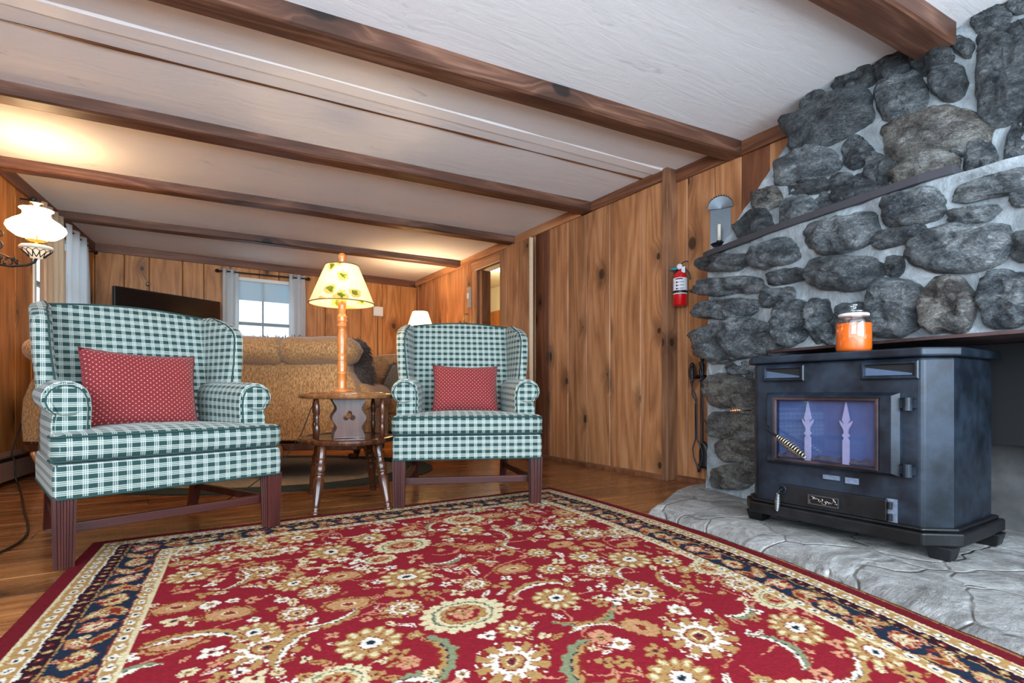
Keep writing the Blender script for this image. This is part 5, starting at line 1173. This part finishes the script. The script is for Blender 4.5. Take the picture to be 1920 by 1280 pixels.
mb = MB()
for k in range(96): mb.lathe([(.006, 0), (.004, .5), (0, 1)], (-1.08+k*.0225, .03, .262), 6, (-1.08+k*.0225, .022, .262))
nh = mb.build('nailhead_trim', plain('dark_nailheads', srgb(60,40,26), .4, .6), sf); nh['kind'] = 'stuff'
mb = MB(); mb.rings([[(x, y, z) for x, y in rrect(0, .56, .96, .36, .05)] for z in (.25, .42)]); mb.build('seat', sofa_m, sf, bevel=.01)
for k in range(3):
    mb = MB(); P_ = rrect(-.64+.64*k, .60, .315, .32, .05); mb.rings([[(-.64+.64*k+(x+.64-.64*k)*q_, .60+(y-.60)*q_, z) for x, y in P_] for z, q_ in ((.42, .95), (.44, 1), (.50, 1), (.54, .93), (.55, .7))]); mb.build('seat_cushion', sofa_m, sf, smooth=True)
def fringe_pillow(M_, W_, H_, label, mat=taupe_m, seed=1, shag=False):
    mb = MB(); n = 16
    for s_ in (-1, 1):
        mb.grid(lambda u, v: Vector(((2*u-1)*W_/2, s_*.07*(max(0, 1-(2*u-1)**4)*max(0, 1-(2*v-1)**4))**.5, (2*v-1)*H_/2)), n, n)
    o = mb.build('fringed_pillow', mat, smooth=True); o.matrix_basis = M_; tag(o, label, 'pillow')
    f = MB(); r_ = random.Random(seed)
    for k in range(300):
        t = k/300*4; sd = int(t); q_ = (t-sd)*2-1; a, b = ((q_, -1), (1, q_), (-q_, 1), (-1, -q_))[sd]
        p0 = Vector((a*W_/2, 0, b*H_/2)); d = Vector((a if abs(a) == 1 else a*.3, r_.uniform(-.7, .7), b if abs(b) == 1 else b*.3)).normalized(); L = r_.uniform(.025, .05)
        f.tube([p0-d*.01, p0+d*L*.5+Vector((0, 0, -.004)), p0+d*L+Vector((r_.uniform(-.012, .012), 0, -.014))], [.004, .0035, .0012], 4)
    if shag:
        for k in range(900):
            u, v, s_ = r_.random(), r_.random(), r_.choice((-1, 1)); p0 = Vector(((2*u-1)*W_/2, s_*.07*(max(0, 1-(2*u-1)**4)*max(0, 1-(2*v-1)**4))**.5, (2*v-1)*H_/2)); d = Vector((r_.uniform(-.6, .6), s_, r_.uniform(-.8, .2))).normalized(); L = r_.uniform(.02, .045)
            f.tube([p0-d*.008, p0+d*L*.6, p0+d*L+Vector((r_.uniform(-.01, .01), 0, -.012))], [.004, .003, .001], 4)
    f = f.build('fringe', fringe_m, o); f['kind'] = 'stuff'; return o
SM = sf.matrix_basis
fringe_pillow(SM @ Matrix.Translation((1.02, .34, .80)) @ Matrix.Rotation(math.radians(72), 4, 'Z') @ Matrix.Rotation(-.2, 4, 'X'), .24, .36, 'dark shaggy brown pillow hanging at the right end of the sofa', fringe_m, 3, True)
fringe_pillow(SM @ Matrix.Translation((.40, .37, .81)) @ Matrix.Rotation(-.3, 4, 'X'), .56, .40, 'shaggy fringed pillow whose fringe shows above the middle of the sofa back', taupe_m, 4)
# tufted armchair facing the camera
ac = empty('tufted_armchair', (1.83, 4.56, 0), math.radians(-32), 'tan tufted armchair with carved wood feet, half hidden behind the right plaid armchair', 'armchair')
mb = MB()
def tuft(u, v):
    x = -.50+1.0*u; z = .42+.55*v; a = (math.cos(u*5*2*math.pi)*math.cos(v*2.5*2*math.pi)); return Vector((x, .55+.16*v-.05*max(0, a)**.7-.05*math.sin(math.pi*u)**.3+.05*(v > .9)*(v-.9)*10, z+.03*math.cos((u-.5)*math.pi)*v))
mb.grid(tuft, 60, 36); mb.grid(lambda u, v: tuft(u, 1)+Vector((0, v*.16, .02*math.sin(v*math.pi)-v*v*.05)), 60, 6); mb.grid(lambda u, v: Vector((-.50+u, .71+.16*v, .25+.72*v)), 10, 4)
for k in (0, 1): mb.grid(lambda u, v: tuft(k, v)*(1-u)+Vector((-.50+k, .70+.14*v, .42+.55*v))*u, 4, 36)
mb.build('backrest', sofa_m, ac, smooth=True)
for sx in (-1, 1):
    mb = MB(); mb.rings([[(sx*(.47+.09*k*math.cos(2*math.pi*j/20)), y, .60+.08*k*math.sin(2*math.pi*j/20)-.02*(y < .1)) for j in range(20)] for y, k in ((-.08, .6), (-.06, 1), (.2, 1), (.56, 1.), (.6, .7))]); a_ = mb.build('arm', sofa_m, ac, smooth=True)
    mb = MB(); mb.rings([[(x, y, z) for x, y in rrect(sx*.46, .27, .07, .32, .03)] for z in (.24, .58)]); mb.build('arm_side', sofa_m, a_)
    mb = MB(); mb.sd = .2; mb.tube([(sx*.45, -.05, .24), (sx*.47, -.10, .20), (sx*.48, -.11, .13), (sx*.455, -.07, .08), (sx*.47, -.08, .03), (sx*.50, -.12, .035), (sx*.51, -.12, .06)], [.035, .045, .04, .03, .026, .024, .014], 12); mb.build('scroll_foot', walnut, ac, smooth=True)
    mb = MB(); mb.tube([(sx*.43, .78, .24), (sx*.43, .80, .01)], [.03, .018], 8); mb.build('rear_leg', walnut, ac)
mb = MB(); mb.rings([[(x, y, z) for x, y in rrect(0, .27, .39, .33, .05)] for z in (.25, .40)]); mb.build('seat', sofa_m, ac, bevel=.01)
mb = MB(); mb.rings([[(x*q_, .24+(y-.24)*q_, z) for x, y in rrect(0, .24, .39, .30, .06)] for z, q_ in ((.40, .95), (.43, 1), (.49, 1), (.53, .9), (.54, .6))]); mb.build('seat_cushion', sofa_m, ac, smooth=True)
mb = MB(); mb.sd = .1; mb.rings([[(x, y, z) for x, y in rrect(0, .36, .52, .43, .03)] for z in (.20, .21, .25)]); mb.build('base_rail', walnut, ac, bevel=.005)
fringe_pillow(ac.matrix_basis @ Matrix.Translation((-.12, .34, .69)) @ Matrix.Rotation(-.45, 4, 'X') @ Matrix.Rotation(.3, 4, 'Y'), .36, .32, 'taupe velvet pillow with shaggy fringe resting in the tufted armchair', taupe_m, 5)
# oval dark rug under the seating group
mb = MB(); O_ = [(math.cos(2*math.pi*k/72), math.sin(2*math.pi*k/72)) for k in range(72)]; mb.rings([[(x*1.25*q_, y*.95*q_, z) for x, y in O_] for q_, z in ((1, 0), (1, .006), (.985, .008), (.80, .008))]); 
o = mb.build('oval_rug', plain('dark_green_wool', srgb(26,40,34), .95, nz=.4, scale=90, bump=.4)); o.location = (.62, 4.42, 0); o.rotation_euler.z = math.radians(-26); tag(o, 'dark green oval rug lying under the tan sofa', 'rug')
mb = MB(); mb.rings([[(x*1.25*q_, y*.95*q_, z) for x, y in O_] for q_, z in ((.80, .0082), (.79, .010))]); mb.build('speckled_centre', plain('speckled_wool', srgb(140,128,108), .95, nz=.7, scale=60, bump=.4), o)
# television on a low chest
a = Vector((-.40, 6.27, 0)); b_ = Vector((.42, 6.72, 0)); d_ = (b_-a).normalized(); ang = math.atan2(d_.y, d_.x); cT = (a+b_)/2
ts = empty('media_chest', (cT.x, cT.y, 0), ang, 'low dark wooden chest standing under the television behind the left armchair', 'cabinet')
mb = MB(); mb.sd = .3; mb.box(-.48, .48, -.14, .14, .04, .90); mb.build('body', walnut, ts, bevel=.004)
for k in range(2):
    mb = MB(); mb.sd = .5+k; mb.box(-.46+.47*k, -.01+.47*k, -.155, -.141, .07, .86); d0 = mb.build('door', walnut, ts, bevel=.003)
    mb = MB(); mb.lathe([(.004, 0), (.012, 1)], (-.05+.10*k, -.155, .5), 10, (-.05+.10*k, -.175, .5)); mb.build('knob', brass, d0)
tv = empty('television', (cT.x, cT.y, .901), ang, 'flat black television turned towards the room, above the back of the left armchair', 'television')
mb = MB(); mb.box(-.52, .52, -.02, .025, .09, .70); mb.build('case', black, tv, bevel=.005)
mb = MB(); mb.box(-.505, .505, -.023, -.0195, .11, .685); mb.build('screen', plain('dark_screen', srgb(14,12,14), .16), tv)
mb = MB(); mb.box(-.16, .16, -.09, .10, 0, .012); mb.tube([(0, .01, .01), (0, .01, .12)], .025, 12); mb.build('stand', black, tv, bevel=.003)
